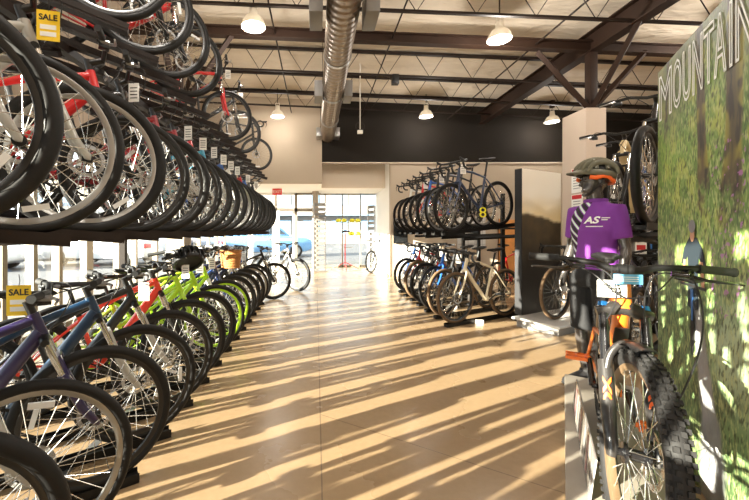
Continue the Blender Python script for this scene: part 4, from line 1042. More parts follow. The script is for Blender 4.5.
    B(q, 'fork_crown', M['fork_black'], fk)
    for s in (-1, 1):
        q = MB(); q.X = X; e = C + n * 0.004 + V((0, s * w, 0)); q.tube([e + u * 0.015, e + u * 0.034], [0.021, 0.017], 14); B(q, 'fork_cap', M['anodised_blue'], fk)
    for s in (-1, 1):                                                # lettering wrapped on the lower legs
        vs, fs = text_mb('FOX', 0.042, 0.0006, sx=1.75, bold=0.002); rr = 0.0262; out = []
        for x, yy, z in vs:
            cpt = A0 + u * (0.175 + x) + n * 0.013 + V((0, s * w, 0)); an = z / rr * 0.8 + 0.15
            out.append(cpt + (n * math.cos(an) - V((0, 1, 0)) * math.sin(an)) * (rr + 0.0012 - yy))
        q = MB(); q.X = X; q.add(out, fs); q.build('fork_lettering', M['fox_orange'], fk, smooth=False)
    # mudguard
    q = MB(); q.X = X; vs = []; fs = []; k = 9; L = 15
    for i in range(L):
        t = R_(84) + R_(60) * i / (L - 1); rr = R + 0.022
        for j in range(k):
            yy = -0.04 + 0.08 * j / (k - 1); d = -0.018 * (yy / 0.045) ** 2
            vs.append(F + V(((rr + d) * math.cos(t), yy * (1 - 0.35 * abs(i / (L - 1) - 0.45)), (rr + d) * math.sin(t))))
    m0 = len(vs); vs += [v + V((0, 0, 0.004)) for v in vs]
    for i in range(L - 1):
        for j in range(k - 1):
            a = i * k + j; fs += [(a, a + 1, a + k + 1, a + k), (m0 + a, m0 + a + k, m0 + a + k + 1, m0 + a + 1)]
    q.add(vs, fs); B(q, 'mudguard', M['fender'], fk)
    # wheels
    W = wheel_meshes(R, tw, 'hero', knobs=True, rimw=0.019, deep=0.024)
    W['brake_rotor'].v = [(x * 1.28, y + 0.004, z * 1.28) for x, y, z in W['brake_rotor'].v]; W['hub'].v = [(x * 1.5, y * 1.15, z * 1.5) for x, y, z in W['hub'].v]
    Ms = {k2: mb.mesh('hero_' + k2, [M[dict(tire='tread', rim='rim_tan', spokes='spoke', hub='black_gloss', brake_rotor='chrome', reflector='reflector')[k2]]]) for k2, mb in W.items()}
    for i, (loc, rot) in enumerate(((X @ F, X.to_quaternion()), (RH, None))):
        wo = link('wheel', Ms['rim'], root, loc)
        if rot is not None: wo.rotation_mode = 'QUATERNION'; wo.rotation_quaternion = rot
        for k2 in ('tire', 'spokes', 'hub', 'brake_rotor') + (('reflector',) if i == 0 else ()): link(k2, Ms[k2], wo)
    q = MB(); q.X = X; q.tube([F + V((0, 0.045, 0.06)), F + V((-0.03, 0.05, 0.09))], [0.016, 0.018], 8); B(q, 'brake_caliper', M['black_part'], fk)
    # cockpit
    St = H1 + u * 0.04; bc = St + n * 0.045 + V((0, 0, 0.004)); h = 0.348
    q = MB(); q.X = X; q.tube([H1, St + u * 0.025], 0.021, 12); q.tube([St, bc], [0.021, 0.022], 12); q.tube([bc + V((0, -0.03, 0)), bc + V((0, 0.03, 0))], 0.024, 12); B(q, 'stem', M['black_part'])
    q = MB(); q.X = X; rise = 0.028; ends = {}
    left_ = [bc + V((-0.04, -h, rise - 0.004)), bc + V((-0.018, -h * 0.66, rise)), bc + V((0, -0.1, rise * 0.7)), bc + V((0, -0.05, 0))]
    right_ = [V((p.x, -p.y, p.z)) for p in reversed(left_)]
    q.tube(left_ + right_, [0.0125, 0.0125, 0.014, 0.0175, 0.0175, 0.014, 0.0125, 0.0125], 12); hb = B(q, 'handlebar', M['black_part'])
    for s in (-1, 1):
        e2 = bc + V((-0.041, s * (h + 0.002), rise - 0.004)); e1 = bc + V((-0.019, s * h * 0.67, rise))
        q = MB(); q.X = X; q.tube([e1, e1.lerp(e2, 0.06), e1.lerp(e2, 0.1), e1.lerp(e2, 0.92), e1.lerp(e2, 0.95), e2], [0.019, 0.019, 0.0165, 0.0165, 0.019, 0.018], 14); B(q, 'grip', M['rubber'], hb)
        q = MB(); q.X = X; c0 = e1 + V((0.004, -s * 0.03, -0.006))
        q.tube([c0 + V((-0.018, 0, 0)), c0 + V((0.014, 0, -0.014)), c0 + V((0.04, -s * 0.015, -0.022)), c0 + V((0.03, -s * 0.06, -0.02))], [0.019, 0.015, 0.013, 0.010], 10)
        q.tube([c0 + V((0.038, 0, -0.024)), c0 + V((0.062, s * 0.04, -0.034)), c0 + V((0.05, s * 0.12, -0.036)), c0 + V((0.056, s * 0.14, -0.038))], [(0.010, 0.006), (0.009, 0.005), (0.007, 0.004), (0.006, 0.004)], 8); B(q, 'brake_lever', M['black_gloss'], hb)
        q = MB(); q.X = X; q.tube([c0 + V((-0.02, -s * 0.03, -0.03)), c0 + V((0.0, s * 0.02, -0.045)), c0 + V((-0.01, s * 0.05, -0.04))], [0.014, 0.011, 0.006], 8); B(q, 'shifter', M['black_part'], hb)
        q = MB(); q.X = X
        q.tube(bez(c0 + V((0.03, -s * 0.06, -0.02)), c0 + V((0.09, -s * 0.16, 0.0)), C + V((0.12, s * 0.02, 0.08)), C + V((0.02, s * w, -0.05)), 14), 0.003, 6)
        q.tube(bez(c0 + V((0.01, -s * 0.04, -0.03)), c0 + V((0.12, -s * 0.10, -0.02)), C + V((0.13, s * 0.08, 0.06)), H0 + V((0.0, -s * 0.034, 0.05)), 14), 0.003, 6)
        B(q, 'cable', M['cable'], hb)
    q = MB(); q.X = X; q.tube(bez(bc + V((0.03, 0.2, 0)), bc + V((0.10, 0.24, -0.14)), F + V((0.03, 0.15, 0.40)), F + V((-0.02, 0.075, 0.12)), 16), 0.0032, 6); B(q, 'brake_hose', M['cable'], hb)
    # saddle and drivetrain
    mb = MB(); mb.tube([T - sd * 0.05, T + sd * 0.012], 0.021, 12); mb.tube([T, SD], 0.0145, 12); B(mb, 'seatpost', M['black_part'])
    mb = MB(); pts = [SD + V((x, 0, z)) for x, z in ((0.15, 0.036), (0.14, 0.042), (0.06, 0.045), (-0.02, 0.046), (-0.08, 0.055), (-0.12, 0.064), (-0.13, 0.058))]
    mb.tube(pts, [(0.012, 0.008), (0.022, 0.014), (0.03, 0.018), (0.046, 0.02), (0.072, 0.022), (0.066, 0.017), (0.03, 0.008)], 14); B(mb, 'saddle', M['saddle'])
    mb = MB(); y = -0.052
    mb.lathe_y([(0.045, y - 0.003), (0.068, y - 0.003), (0.068, y + 0.003), (0.045, y + 0.003)], 30, c=(BB.x, 0, BB.z))
    ca = R_(140); cv = V((math.cos(ca), 0, math.sin(ca))) * 0.17
    mb.tube([BB + V((0, -0.075, 0)), BB + cv + V((0, -0.085, 0))], [(0.017, 0.010), (0.013, 0.009)], 10)
    mb.tube([BB + V((0, 0.07, 0)), BB - cv + V((0, 0.085, 0))], [(0.017, 0.010), (0.013, 0.009)], 10)
    mb.tube([BB + V((0, -0.08, 0)), BB + V((0, 0.08, 0))], 0.013, 10); ck = B(mb, 'crankset', M['black_gloss'])
    for s, sg in ((-1, 1), (1, -1)):
        p0 = BB + cv * sg + V((0, s * 0.145, 0)); mb = MB()
        for d in (-0.045, 0.045): mb.box(p0 + V((d, 0, 0)), (0.012, 0.1, 0.018))
        for d in (-0.046, 0.0, 0.046): mb.box(p0 + V((0, d, 0)), (0.1, 0.012, 0.018))
        mb.tube([p0 + V((0, -s * 0.06, 0)), p0 + V((0, s * 0.05, 0))], 0.012, 8)
        for d in (-0.03, 0.03):
            for d2 in (-0.046, 0.046): mb.tube([p0 + V((d, d2, 0)), p0 + V((d, d2, 0.014))], 0.003, 5)
        B(mb, 'pedal', PAINT['orange'], ck)
    mb = MB(); y = -0.05
    mb.tube([BB + V((0, y, 0.066)), RH + V((0, y, 0.04))], 0.005, 5); mb.tube([BB + V((0, y, -0.066)), RH + V((0.04, y, -0.15))], 0.005, 5)
    mb.lathe_y([(0.012, y - 0.02), (0.045, y - 0.014), (0.095, y + 0.02), (0.012, y + 0.022)], 28, c=(RH.x, 0, RH.z)); mb.tube([RH + V((0, y - 0.02, -0.03)), RH + V((0.03, y - 0.02, -0.08)), RH + V((0.045, y, -0.15))], 0.012, 6)
    B(mb, 'chain', M['chain'])
    return root, X, bc, C
HERO, HXm, hbc, HC = hero()
hm = Matrix.Translation(HERO.location) @ Matrix.Rotation(hyaw, 4, 'Z')
def hpt(p): return hm @ (HXm @ V(p))
for i, (dy, dz, wd, h, mt, lab) in enumerate(((-0.03, -0.012, 0.105, 0.07, 'card_white', 'larger white price card hanging under the bar of the orange bike'), (0.015, 0.02, 0.10, 0.04, 'ink_blue', 'pale blue card hanging under the bar of the orange bike'))):
    p = hpt(hbc + V((0.075 + 0.02 * i, -0.03 + dy - 0.04 * i * 0, dz)))
    rr = empty('price_card', p, hyaw + PI / 2 + 0.35, label=lab, cat='price tag')
    MB().tube([(0, 0, 0.03), (0, 0, -0.03)], 0.0015, 5).build('string', M['ink'], rr)
    MB().box((0, 0, -0.03 - h / 2), (wd, 0.002, h)).build('card', M[mt], rr)
    mb = MB()
    for k in range(3): mb.box((0, -0.0015, -0.03 - h * (0.28 + 0.2 * k)), (wd * 0.7, 0.0008, h * 0.06))
    mb.build('print', M['ink' if mt == 'card_white' else 'ink_white'], rr)
# slanted leaflet board on the plinth
bd = V((0.53, 0.85, 0)).normalized(); ba = math.atan2(bd.y, bd.x)
r = empty('leaflet_board', (1.195, 1.57, 0.121), ba, label='low glossy leaflet board standing on the plinth left of the orange bike', cat='sign')
r.rotation_euler.x = 0.12
MB().box((0.5, -0.0, 0.095), (1.0, 0.006, 0.19)).build('board', mat('leaflet_gloss', rgb(150, 146, 144), 0.2, coat=0.6), r)
mb = MB()
for k in range(9):
    x = 0.06 + k * 0.105; mb.k = k % 3
    mb.add([(x, 0.0035, 0.02), (x + 0.05, 0.0035, 0.02), (x + 0.11, 0.0035, 0.17), (x + 0.06, 0.0035, 0.17), (x, 0.0042, 0.02), (x + 0.05, 0.0042, 0.02), (x + 0.11, 0.0042, 0.17), (x + 0.06, 0.0042, 0.17)], [(4, 5, 6, 7)])
mb.build('print', [M['plinth_grey'], M['pink_ink'] if 'pink_ink' in M else mat('pink_ink', rgb(150, 104, 106), 0.3), M['slat_grey']], r, smooth=False)

# ------------------------------------------------------------------ mannequin
def remesh(mb, name, mt, vox, parent, smooth=6, fac=0.5):
    me = bpy.data.meshes.new('raw'); me.from_pydata(mb.v, [], mb.f)
    bm = bmesh.new(); bm.from_mesh(me); bmesh.ops.recalc_face_normals(bm, faces=bm.faces); bm.to_mesh(me); bm.free()
    o = bpy.data.objects.new('raw', me); COL.objects.link(o)
    q = o.modifiers.new('r', 'REMESH'); q.mode = 'VOXEL'; q.voxel_size = vox
    q = o.modifiers.new('s', 'SMOOTH'); q.iterations = smooth; q.factor = fac
    dg = bpy.context.evaluated_depsgraph_get(); m2 = bpy.data.meshes.new_from_object(o.evaluated_get(dg))
    bpy.data.objects.remove(o); bpy.data.meshes.remove(me)
    m2.name = name; m2.materials.clear(); m2.materials.append(mt); m2.polygons.foreach_set('use_smooth', [True] * len(m2.polygons))
    return link(name, m2, parent)
def mannequin():
    root = empty('mannequin', (2.31, 2.98, 0.0), R_(-74), label='dark glossy mannequin in a purple jersey, black shorts and olive helmet', cat='mannequin')
    b = MB()
    hips = V((0, 0, 0.96))
    # trunk
    def ring(pts): b.tube([V((0, y, z)) for y, z, rx, ry in pts], [(ry, rx) for y, z, rx, ry in pts], 18)
    b.tube([(0, 0.0, 0.86), (0, 0.0, 0.93), (0, 0.005, 1.05), (0, 0.0, 1.18), (0, -0.01, 1.30), (0, 0.0, 1.42), (0, 0.008, 1.49), (0, 0.01, 1.525)],
           [(0.09, 0.12), (0.114, 0.162), (0.098, 0.135), (0.102, 0.14), (0.118, 0.166), (0.104, 0.172), (0.078, 0.135), (0.058, 0.066)], 20)
    b.tube([(0, 0.012, 1.48), (0, 0.006, 1.56), (0, -0.008, 1.64)], [0.064, 0.055, 0.055], 14)
    # head turned a little further
    hrot = Matrix.Translation((0, 0, 1.6)) @ Matrix.Rotation(R_(-22), 4, 'Z') @ Matrix.Translation((0, 0, -1.6))
    b.X = hrot
    b.ball((0, 0.0, 1.725), (0.077, 0.098, 0.105), 20, 14); b.ball((0, -0.035, 1.665), (0.058, 0.062, 0.075), 16, 10)
    b.tube([(0, -0.095, 1.725), (0, -0.112, 1.69), (0, -0.118, 1.678), (0, -0.098, 1.668)], [0.010, 0.013, 0.015, 0.008], 8)
    b.ball((0, -0.094, 1.634), (0.024, 0.013, 0.008), 10, 6); b.ball((0, -0.092, 1.624), (0.02, 0.012, 0.007), 10, 6); b.ball((0, -0.082, 1.598), (0.024, 0.018, 0.016), 10, 6)
    for s in (-1, 1):
        b.ball((s * 0.03, -0.088, 1.715), (0.017, 0.012, 0.009), 10, 6); b.tube([(s * 0.012, -0.1, 1.738), (s * 0.035, -0.094, 1.744), (s * 0.055, -0.076, 1.735)], 0.008, 6)
        b.ball((s * 0.08, 0.012, 1.70), (0.010, 0.022, 0.034), 10, 8)
    b.X = Matrix.Identity(4)
    for s in (-1, 1):
        # arm: shoulder, elbow, wrist
        sh = V((s * 0.168, 0.005, 1.455)); el = V((s * 0.215, 0.02, 1.17)); wr = V((s * 0.235, -0.045, 0.935))
        b.tube([V((s * 0.10, 0.005, 1.465)), sh, sh.lerp(el, 0.25), sh.lerp(el, 0.7), el, el.lerp(wr, 0.3), el.lerp(wr, 0.75), wr], [0.06, 0.064, 0.055, 0.045, 0.039, 0.042, 0.032, 0.025], 14)
        pm = wr + V((s * 0.002, -0.012, -0.055))
        b.tube([wr, wr + V((0, -0.004, -0.025)), pm, wr + V((s * 0.002, -0.022, -0.10))], [(0.025, 0.02), (0.034, 0.018), (0.041, 0.016), (0.037, 0.014)], 12)
        for k, (off, ln) in enumerate(((-0.030, 0.070), (-0.010, 0.082), (0.010, 0.076), (0.029, 0.060))):
            a = wr + V((s * 0.002, -0.022 + off, -0.095)); curl = -s * 0.012 * (1 + 0.2 * k)
            b.tube([a, a + V((curl * 0.4, off * 0.1, -ln * 0.45)), a + V((curl * 1.5, off * 0.1, -ln * 0.8)), a + V((curl * 2.6, off * 0.1, -ln))], [0.0095, 0.009, 0.008, 0.0065], 8)
        a = wr + V((0, -0.03, -0.035))
        b.tube([a, a + V((-s * 0.008, -0.028, -0.03)), a + V((-s * 0.012, -0.036, -0.06)), a + V((-s * 0.016, -0.036, -0.078))], [0.013, 0.011, 0.0095, 0.007], 8)
        # leg: hip, knee, ankle
        hp = V((s * 0.09, 0.0, 0.90)); kn = V((s * 0.10, -0.012, 0.50)); an = V((s * 0.10, 0.03, 0.09))
        b.tube([hp + V((0, 0, 0.04)), hp, hp.lerp(kn, 0.35), hp.lerp(kn, 0.8), kn, kn.lerp(an, 0.25), kn.lerp(an, 0.5), kn.lerp(an, 0.88), an], [0.09, 0.094, 0.082, 0.06, 0.054, 0.058, 0.05, 0.033, 0.034], 14)
        b.tube([(s * 0.10, 0.07, 0.05), (s * 0.10, 0.03, 0.07), (s * 0.105, -0.06, 0.05), (s * 0.11, -0.15, 0.035)], [0.034, 0.042, 0.038, 0.025], 10)
    body = remesh(b, 'body', M['mannequin'], 0.0065, root, 5)
    # jersey
    b = MB()
    b.tube([(0, 0.004, 0.985), (0, 0.004, 1.05), (0, 0.0, 1.18), (0, -0.01, 1.30), (0, 0.0, 1.42), (0, 0.008, 1.50), (0, 0.008, 1.545)],
           [(0.126, 0.172), (0.12, 0.16), (0.118, 0.16), (0.132, 0.18), (0.118, 0.186), (0.088, 0.14), (0.07, 0.078)], 24)
    for s in (-1, 1):
        sh = V((s * 0.168, 0.005, 1.455)); el = V((s * 0.215, 0.02, 1.17))
        b.tube([V((s * 0.08, 0.005, 1.458)), sh, sh.lerp(el, 0.3), sh.lerp(el, 0.72), sh.lerp(el, 0.75)], [0.068, 0.072, 0.064, 0.060, 0.057], 16)
    jer = remesh(b, 'jersey', M['jersey'], 0.009, root, 4)
    q = MB(); q.tube([V((0.079 * math.cos(t * PI / 12), 0.008 + 0.070 * math.sin(t * PI / 12), 1.548)) for t in range(24)], [(0.009, 0.016)] * 24, 8, closed=True); q.build('collar', PAINT['purple'] if False else M['jersey_collar'] if 'jersey_collar' in M else mat('jersey_collar', rgb(112, 46, 140), 0.75), jer)
    # chest mark: winged letters on the wearer's left chest
    vs, fs = text_mb('AS', 0.075, 0.0008, sx=1.1, bold=0.002); out = []
    def chest(x, z): return -0.01 - 0.132 * math.sqrt(max(0.0, 1 - (x / 0.183) ** 2)) * (1.0 if z < 1.32 else 1.0 - 0.10 * (z - 1.30) / 0.12)
    for x, yy, z in vs: xx, zz = 0.07 + x + 0.25 * z, 1.385 + z; out.append((xx, chest(xx, zz) - 0.008 + yy, zz))
    q = MB(); q.add(out, fs)
    for k, (z, x0, x1) in enumerate(((1.333, 0.03, 0.135), (1.40, 0.125, 0.165), (1.385, 0.125, 0.155))):
        n_ = 6; v2 = []
        for i in range(n_ + 1):
            x = x0 + (x1 - x0) * i / n_; v2 += [(x, chest(x, z) - 0.008, z), (x + 0.004, chest(x, z) - 0.008, z + 0.007)]
        q.add(v2, [(2 * i, 2 * i + 2, 2 * i + 3, 2 * i + 1) for i in range(n_)])
    q.build('chest_mark', M['ink_white'], jer, smooth=False)
    # shorts
    b = MB()
    b.tube([(0, 0.0, 0.84), (0, 0.0, 0.90), (0, 0.004, 1.0), (0, 0.004, 1.03)], [(0.112, 0.13), (0.128, 0.176), (0.12, 0.164), (0.115, 0.157)], 20)
    for s in (-1, 1):
        hp = V((s * 0.092, 0.0, 0.90)); kn = V((s * 0.10, -0.012, 0.47))
        b.tube([hp + V((0, 0, 0.04)), hp, hp.lerp(kn, 0.35), hp.lerp(kn, 0.97), hp.lerp(kn, 1.0)], [0.10, 0.106, 0.098, 0.084, 0.078], 16)
    remesh(b, 'shorts', M['shorts'], 0.009, root, 4)
    for s in (-1, 1):
        b = MB()
        b.tube([(s * 0.10, 0.085, 0.045), (s * 0.10, 0.06, 0.055), (s * 0.10, 0.0, 0.06), (s * 0.107, -0.09, 0.045), (s * 0.112, -0.165, 0.035), (s * 0.113, -0.19, 0.03)], [(0.034, 0.03), (0.042, 0.05), (0.046, 0.058), (0.050, 0.044), (0.046, 0.034), (0.03, 0.022)], 14)
        b.tube([(s * 0.10, 0.028, 0.06), (s * 0.10, 0.03, 0.125)], [0.05, 0.044], 14)
        sh = remesh(b, 'shoe', M['shoe'], 0.007, root, 4)
        MB().tube([(s * 0.10, 0.088, 0.012), (s * 0.10, 0.0, 0.012), (s * 0.108, -0.1, 0.012), (s * 0.113, -0.19, 0.018)], [(0.04, 0.012), (0.046, 0.012), (0.052, 0.012), (0.034, 0.01)], 10).build('sole', M['rubber'], sh)
    MB().lathe_z([(0.0001, 0), (0.16, 0), (0.16, 0.006), (0.0001, 0.006)], 28, (0, 0.06, 0.0)).build('base_plate', M['alu'], root)
    MB().tube([(0.10, 0.14, 0.004), (0.10, 0.14, 0.26), (0.10, 0.07, 0.30)], 0.008, 8).build('support_rod', M['alu'], root)
    h = bpy.data.objects.new('helmet', None); COL.objects.link(h); h.parent = root; h.empty_display_size = 0.1
    h.location = hrot @ V((0, 0.0, 1.762)); h.rotation_euler = (-0.08, 0, R_(-22)); h['label'] = 'olive bike helmet with orange rear trim'
    helmet_parts(h, M['helmet_olive'], M['helmet_orange'], M['foam_black'], 0.95)
    q = MB()
    for s in (-1, 1): q.tube([(s * 0.092, 0.03, -0.02), (s * 0.082, -0.01, -0.09), (s * 0.05, -0.055, -0.165), (0, -0.068, -0.178)], [(0.007, 0.003)] * 4, 6)
    q.build('chin_strap', M['foam_black'], h)
mannequin()

# ------------------------------------------------------------------ rack and shelves behind the banner
RB = R_(180 + 36.9)
rear = empty('bike_rack', (3.3, 3.9, 0), label='black two level bike rack behind the forest banner', cat='bike rack')
qm = Matrix.Translation((-3.3, -3.9, 0))
spots = [(2.41, 2.62, 1.34), (2.74, 3.30, 1.22), (3.5, 4.05, 1.34)]
for x, y, z in spots: tray(rear, qm @ V((x, y, z)), RB, 0, M['rack_black'])
fl = [(3.05, 3.42), (3.45, 4.05)]
for x, y in fl: tray(rear, qm @ V((x, y, 0.05)), RB, 0, M['rack_black'])
bq = V((0.55, 0.835, 0))
for k in (0.75, 1.25):
    a = V((2.38, 2.62, 1.255)) + V((0.8, 0.6, 0)) * k - bq * 0.2; b = a + bq * 2.3
    mb = MB(); mb.X = qm; mb.tube([a, b], 0.03, 4); mb.build('beam', M['rack_black'], rear)
for t in (0.1, 1.15, 2.1):
    p = V((2.38, 2.62, 0)) + V((0.8, 0.6, 0)) * 1.62 + bq * t
    mb = MB(); mb.X = qm; mb.box((p.x, p.y, 1.1), (0.06, 0.06, 2.2)); mb.build('post', M['rack_black'], rear)
    mb = MB(); mb.X = qm; mb.tube([(p.x, p.y, 1.15), (p.x - 0.8 * 0.9, p.y - 0.6 * 0.9, 1.22)], 0.028, 4); mb.build('bracket', M['rack_black'], rear)
bike('mtb', V((2.41, 2.62, 1.34)), RB, 0, 'black mountain bike up high with its knobby wheel beside the banner edge', None, bcol('black', 'black_part'))
kb = ('trail', bike('trail', V((2.74, 3.30, 1.22)), RB, 0, 'beige mountain bike on the upper level above the mannequin', None, bcol('beige', 'black_part')))
bike('mtb', V((3.5, 4.05, 1.34)), RB, 0, 'blue mountain bike on the upper level behind the beige one', None, bcol('blue', 'black_part'))
bike('mtb', V((fl[0][0], fl[0][1], 0.05)), RB, 0, 'black bike with gold rims on the floor between mannequin and banner', None, bcol('black', 'black_part', 'rim_tan'))
bike('mtb', V((fl[1][0], fl[1][1], 0.05)), RB, 0, 'navy bike on the floor behind the mannequin, second from the banner', None, bcol('navy', 'black_part'))
r = empty('display_shelf', (4.85, 5.35, 0), label='black shelf unit of packaged goods behind the mannequin', cat='shelf')
MB().box((0, 0.2, 1.1), (1.3, 0.03, 2.2)).build('back_panel', M['rack_black'], r)
for z in (0.55, 0.95, 1.35, 1.75): MB().box((0, 0.02, z), (1.3, 0.34, 0.025)).build('shelf_board', M['rack_black'], r)
for s in (-1, 1): MB().box((s * 0.66, 0.03, 1.1), (0.03, 0.36, 2.2)).build('side_panel', M['rack_black'], r)
bm_ = MB().box((0, 0, 0.11), (0.17, 0.14, 0.22)).mesh('carton_body', [M['box_carton']], 0.004); bl_ = MB().box((0, -0.0712, 0.12), (0.13, 0.002, 0.09)).mesh('label', [M['merch_red']])
cn = 0; cm = ['box_carton', 'card_white', 'merch_grey', 'card_white', 'black_part']; lm_ = ['merch_red', 'merch_blue', 'ink', 'merch_grey']
for z, lv in ((0.5625, 'lowest'), (0.9625, 'second'), (1.3625, 'third'), (1.7625, 'top')):
    for k in range(6):
        r = empty('carton', (4.35 + 0.2 * k, 5.33, z), label='packaged accessory on the %s shelf behind the mannequin, %s from the left' % (lv, ORD[k]), cat='carton', group='packaged goods on the black shelf')
        for nm, me, mm in (('carton_body', bm_, cm[cn % 5]), ('label', bl_, lm_[cn % 4])):
            o = link(nm, me, r); o.material_slots[0].link = 'OBJECT'; o.material_slots[0].material = M[mm]
        r.scale.z = 0.8 + 0.25 * ((cn * 7) % 4) / 3; cn += 1
# notices on the pillar
for z, lab, mt in ((2.17, 'upper white notice with red band on the beige pillar', 'ink_red'), (1.72, 'lower white notice with red band on the beige pillar', 'ink_red')):
    r = empty('notice', (4.495, 6.2, z), -PI / 2, label=lab, cat='notice')
    MB().box((0, 0, 0), (0.26, 0.008, 0.42)).build('sheet', M['card_white'], r)
    MB().box((0, -0.005, 0.165), (0.23, 0.003, 0.07)).build('band', M[mt], r)
    mb = MB()
    for k in range(6): mb.box((0, -0.005, 0.09 - 0.045 * k), (0.17, 0.002, 0.012))
    mb.build('print', M['merch_grey'], r)

# ------------------------------------------------------------------ rear of the shop
sb = bike('mtb', V((-0.40, 7.75, 0.0)), R_(-38), 0, 'silver bike standing free on the floor beyond the left row', None, bcol('silver', 'silver', 'rim_black'))
bike('hybrid', V((-0.80, 6.85, 0.0)), R_(26), 0, 'black bike at the far end of the left floor row, beside the silver bike', None, bcol('black', 'black_part'))
bike('hybrid', V((1.72, 11.2, 0.0)), R_(-128), 0, 'white bike standing by the grey slatted panel near the shop windows', None, bcol('white', 'black_part', 'rim_black'))
# gridwall stands
def slat_stand(x, y, yaw, wd, h, n, label):
    r = empty('slat_stand', (x, y, 0), yaw, label=label, cat='display stand')
    mb = MB()
    for i in range(n): mb.box((0, 0, 0.12 + (h - 0.16) * i / (n - 1)), (wd - 0.04, 0.02, (h / n) * 0.62))
    mb.build('slats', M['slat_grey'], r)
    for s in (-1, 1): MB().box((s * wd / 2, 0, h / 2), (0.035, 0.04, h)).build('upright', M['alu'], r)
    MB().box((0, 0, 0.015), (wd + 0.06, 0.4, 0.03)).build('foot', M['alu'], r)
    return r
slat_stand(0.12, 11.7, 0.15, 0.36, 2.2, 14, 'tall grey slatted stand beside the entrance column')
slat_stand(1.86, 12.1, -0.9, 0.30, 2.15, 12, 'tall grey slatted stand at the right end of the shop windows')
# red repair stand
r = empty('repair_stand', (0.98, 12.1, 0), label='red tripod repair stand before the shop windows', cat='repair stand')
MB().tube([(0, 0, 0.12), (0, 0, 1.28)], 0.02, 10).build('pole', M['stand_red'], r)
for a in (20, 160, 270): MB().tube([(0, 0, 0.25), (0.5 * math.cos(R_(a)), 0.45 * math.sin(R_(a)), 0.02)], 0.015, 8).build('leg', M['stand_red'], r)
MB().tube([(-0.12, 0, 1.26), (0, 0, 1.3), (0.16, 0, 1.27)], [0.03, 0.035, 0.025], 10).build('clamp_head', M['black_part'], r)
MB().tube([(-0.05, 0, 0.75), (0.25, 0, 0.75)], 0.012, 8).build('tool_tray', M['alu'], r)
# shelves in the window with yellow shoes
for z, x0, x1, sp, lab in ((1.62, 0.70, 1.62, (0.80, 1.0, 1.28, 1.48), 'upper glass shelf in the shop window'), (1.16, 1.08, 1.68, (1.26, 1.48), 'lower glass shelf in the shop window')):
    r = empty('window_shelf', (0, 12.75, z), label=lab, cat='shelf')
    MB().box(((x0 + x1) / 2, 0, -0.01), (x1 - x0, 0.22, 0.02)).build('board', M['alu'], r)
    for q in (x0 + 0.05, x1 - 0.05): MB().tube([(q, 0.1, -0.02), (q, 0.1, 2.66 - z)], 0.006, 6).build('hanger', M['alu'], r)
    for i, x in enumerate(sp):
        h = empty('bike_helmet', (x, 12.74, z + 0.028), 0.5 * (i % 2), label='small yellow helmet on the %s, %s from the left' % (lab, ORD[i]), cat='helmet', group='yellow helmets on the window shelves')
        mb = MB(); pf = []
        mb.add(*(lambda b: (b.v, b.f))(MB().ball((0, 0, 0.02), (0.10, 0.085, 0.075), 16, 8))); mb.build('shell', M['yellow_plastic'], h)
        q = MB()
        for s in (-1, 0, 1): q.tube([(-0.06, s * 0.035, 0.075 - 0.01 * abs(s)), (0, s * 0.037, 0.094 - 0.01 * abs(s)), (0.06, s * 0.035, 0.075 - 0.01 * abs(s))], 0.006, 5)
        q.build('vents', M['foam_black'], h)
# television and white counter at the back wall
r = empty('television', (2.43, YB - 0.06, 1.30), label='black flat television on the rear wall left of the middle rack', cat='television')
MB().box((-0.02, -0.03, 0), (0.40, 0.05, 0.72)).build('screen', M['tv_black'], r, bevel=0.006); MB().box((-0.02, 0.017, 0), (0.2, 0.044, 0.2)).build('mount', M['black_part'], r)
r = empty('counter', (2.75, 9.75, 0), label='white counter at the rear wall behind the middle rack', cat='counter')
MB().box((0, 0, 0.45), (0.9, 0.5, 0.86)).build('body', M['desk_white'], r, bevel=0.008); MB().box((0, 0, 0.90), (0.98, 0.56, 0.04)).build('top', M['desk_white'], r, bevel=0.008); MB().box((0, 0, 0.01), (0.84, 0.44, 0.02)).build('kick', M['merch_grey'], r)
r = empty('display_board', (5.85, YB - 0.1, 0.0), label='orange wooden display board at the rear wall behind the middle rack', cat='display board')
MB().box((0, 0, 0.82), (1.3, 0.05, 1.6)).build('board', M['wood_orange'], r)
for s in (-1, 1): MB().box((s * 0.62, 0.0, 0.82), (0.06, 0.07, 1.64)).build('edge', M['wood_orange'], r)
r = empty('white_board', (4.45, YB - 0.036, 1.25), label='white gridded board standing in for window light behind the middle rack', cat='board')  # white panel put in for bright window light at the back
MB().box((0, 0, 0), (0.8, 0.03, 0.9)).build('panel', M['desk_white'], r)
mb = MB()
for k in range(4): mb.box((-0.3 + 0.2 * k, -0.018, 0), (0.012, 0.006, 0.88)); mb.box((0, -0.018, -0.33 + 0.22 * k), (0.78, 0.006, 0.012))
mb.build('grid', M['slat_grey'], r)

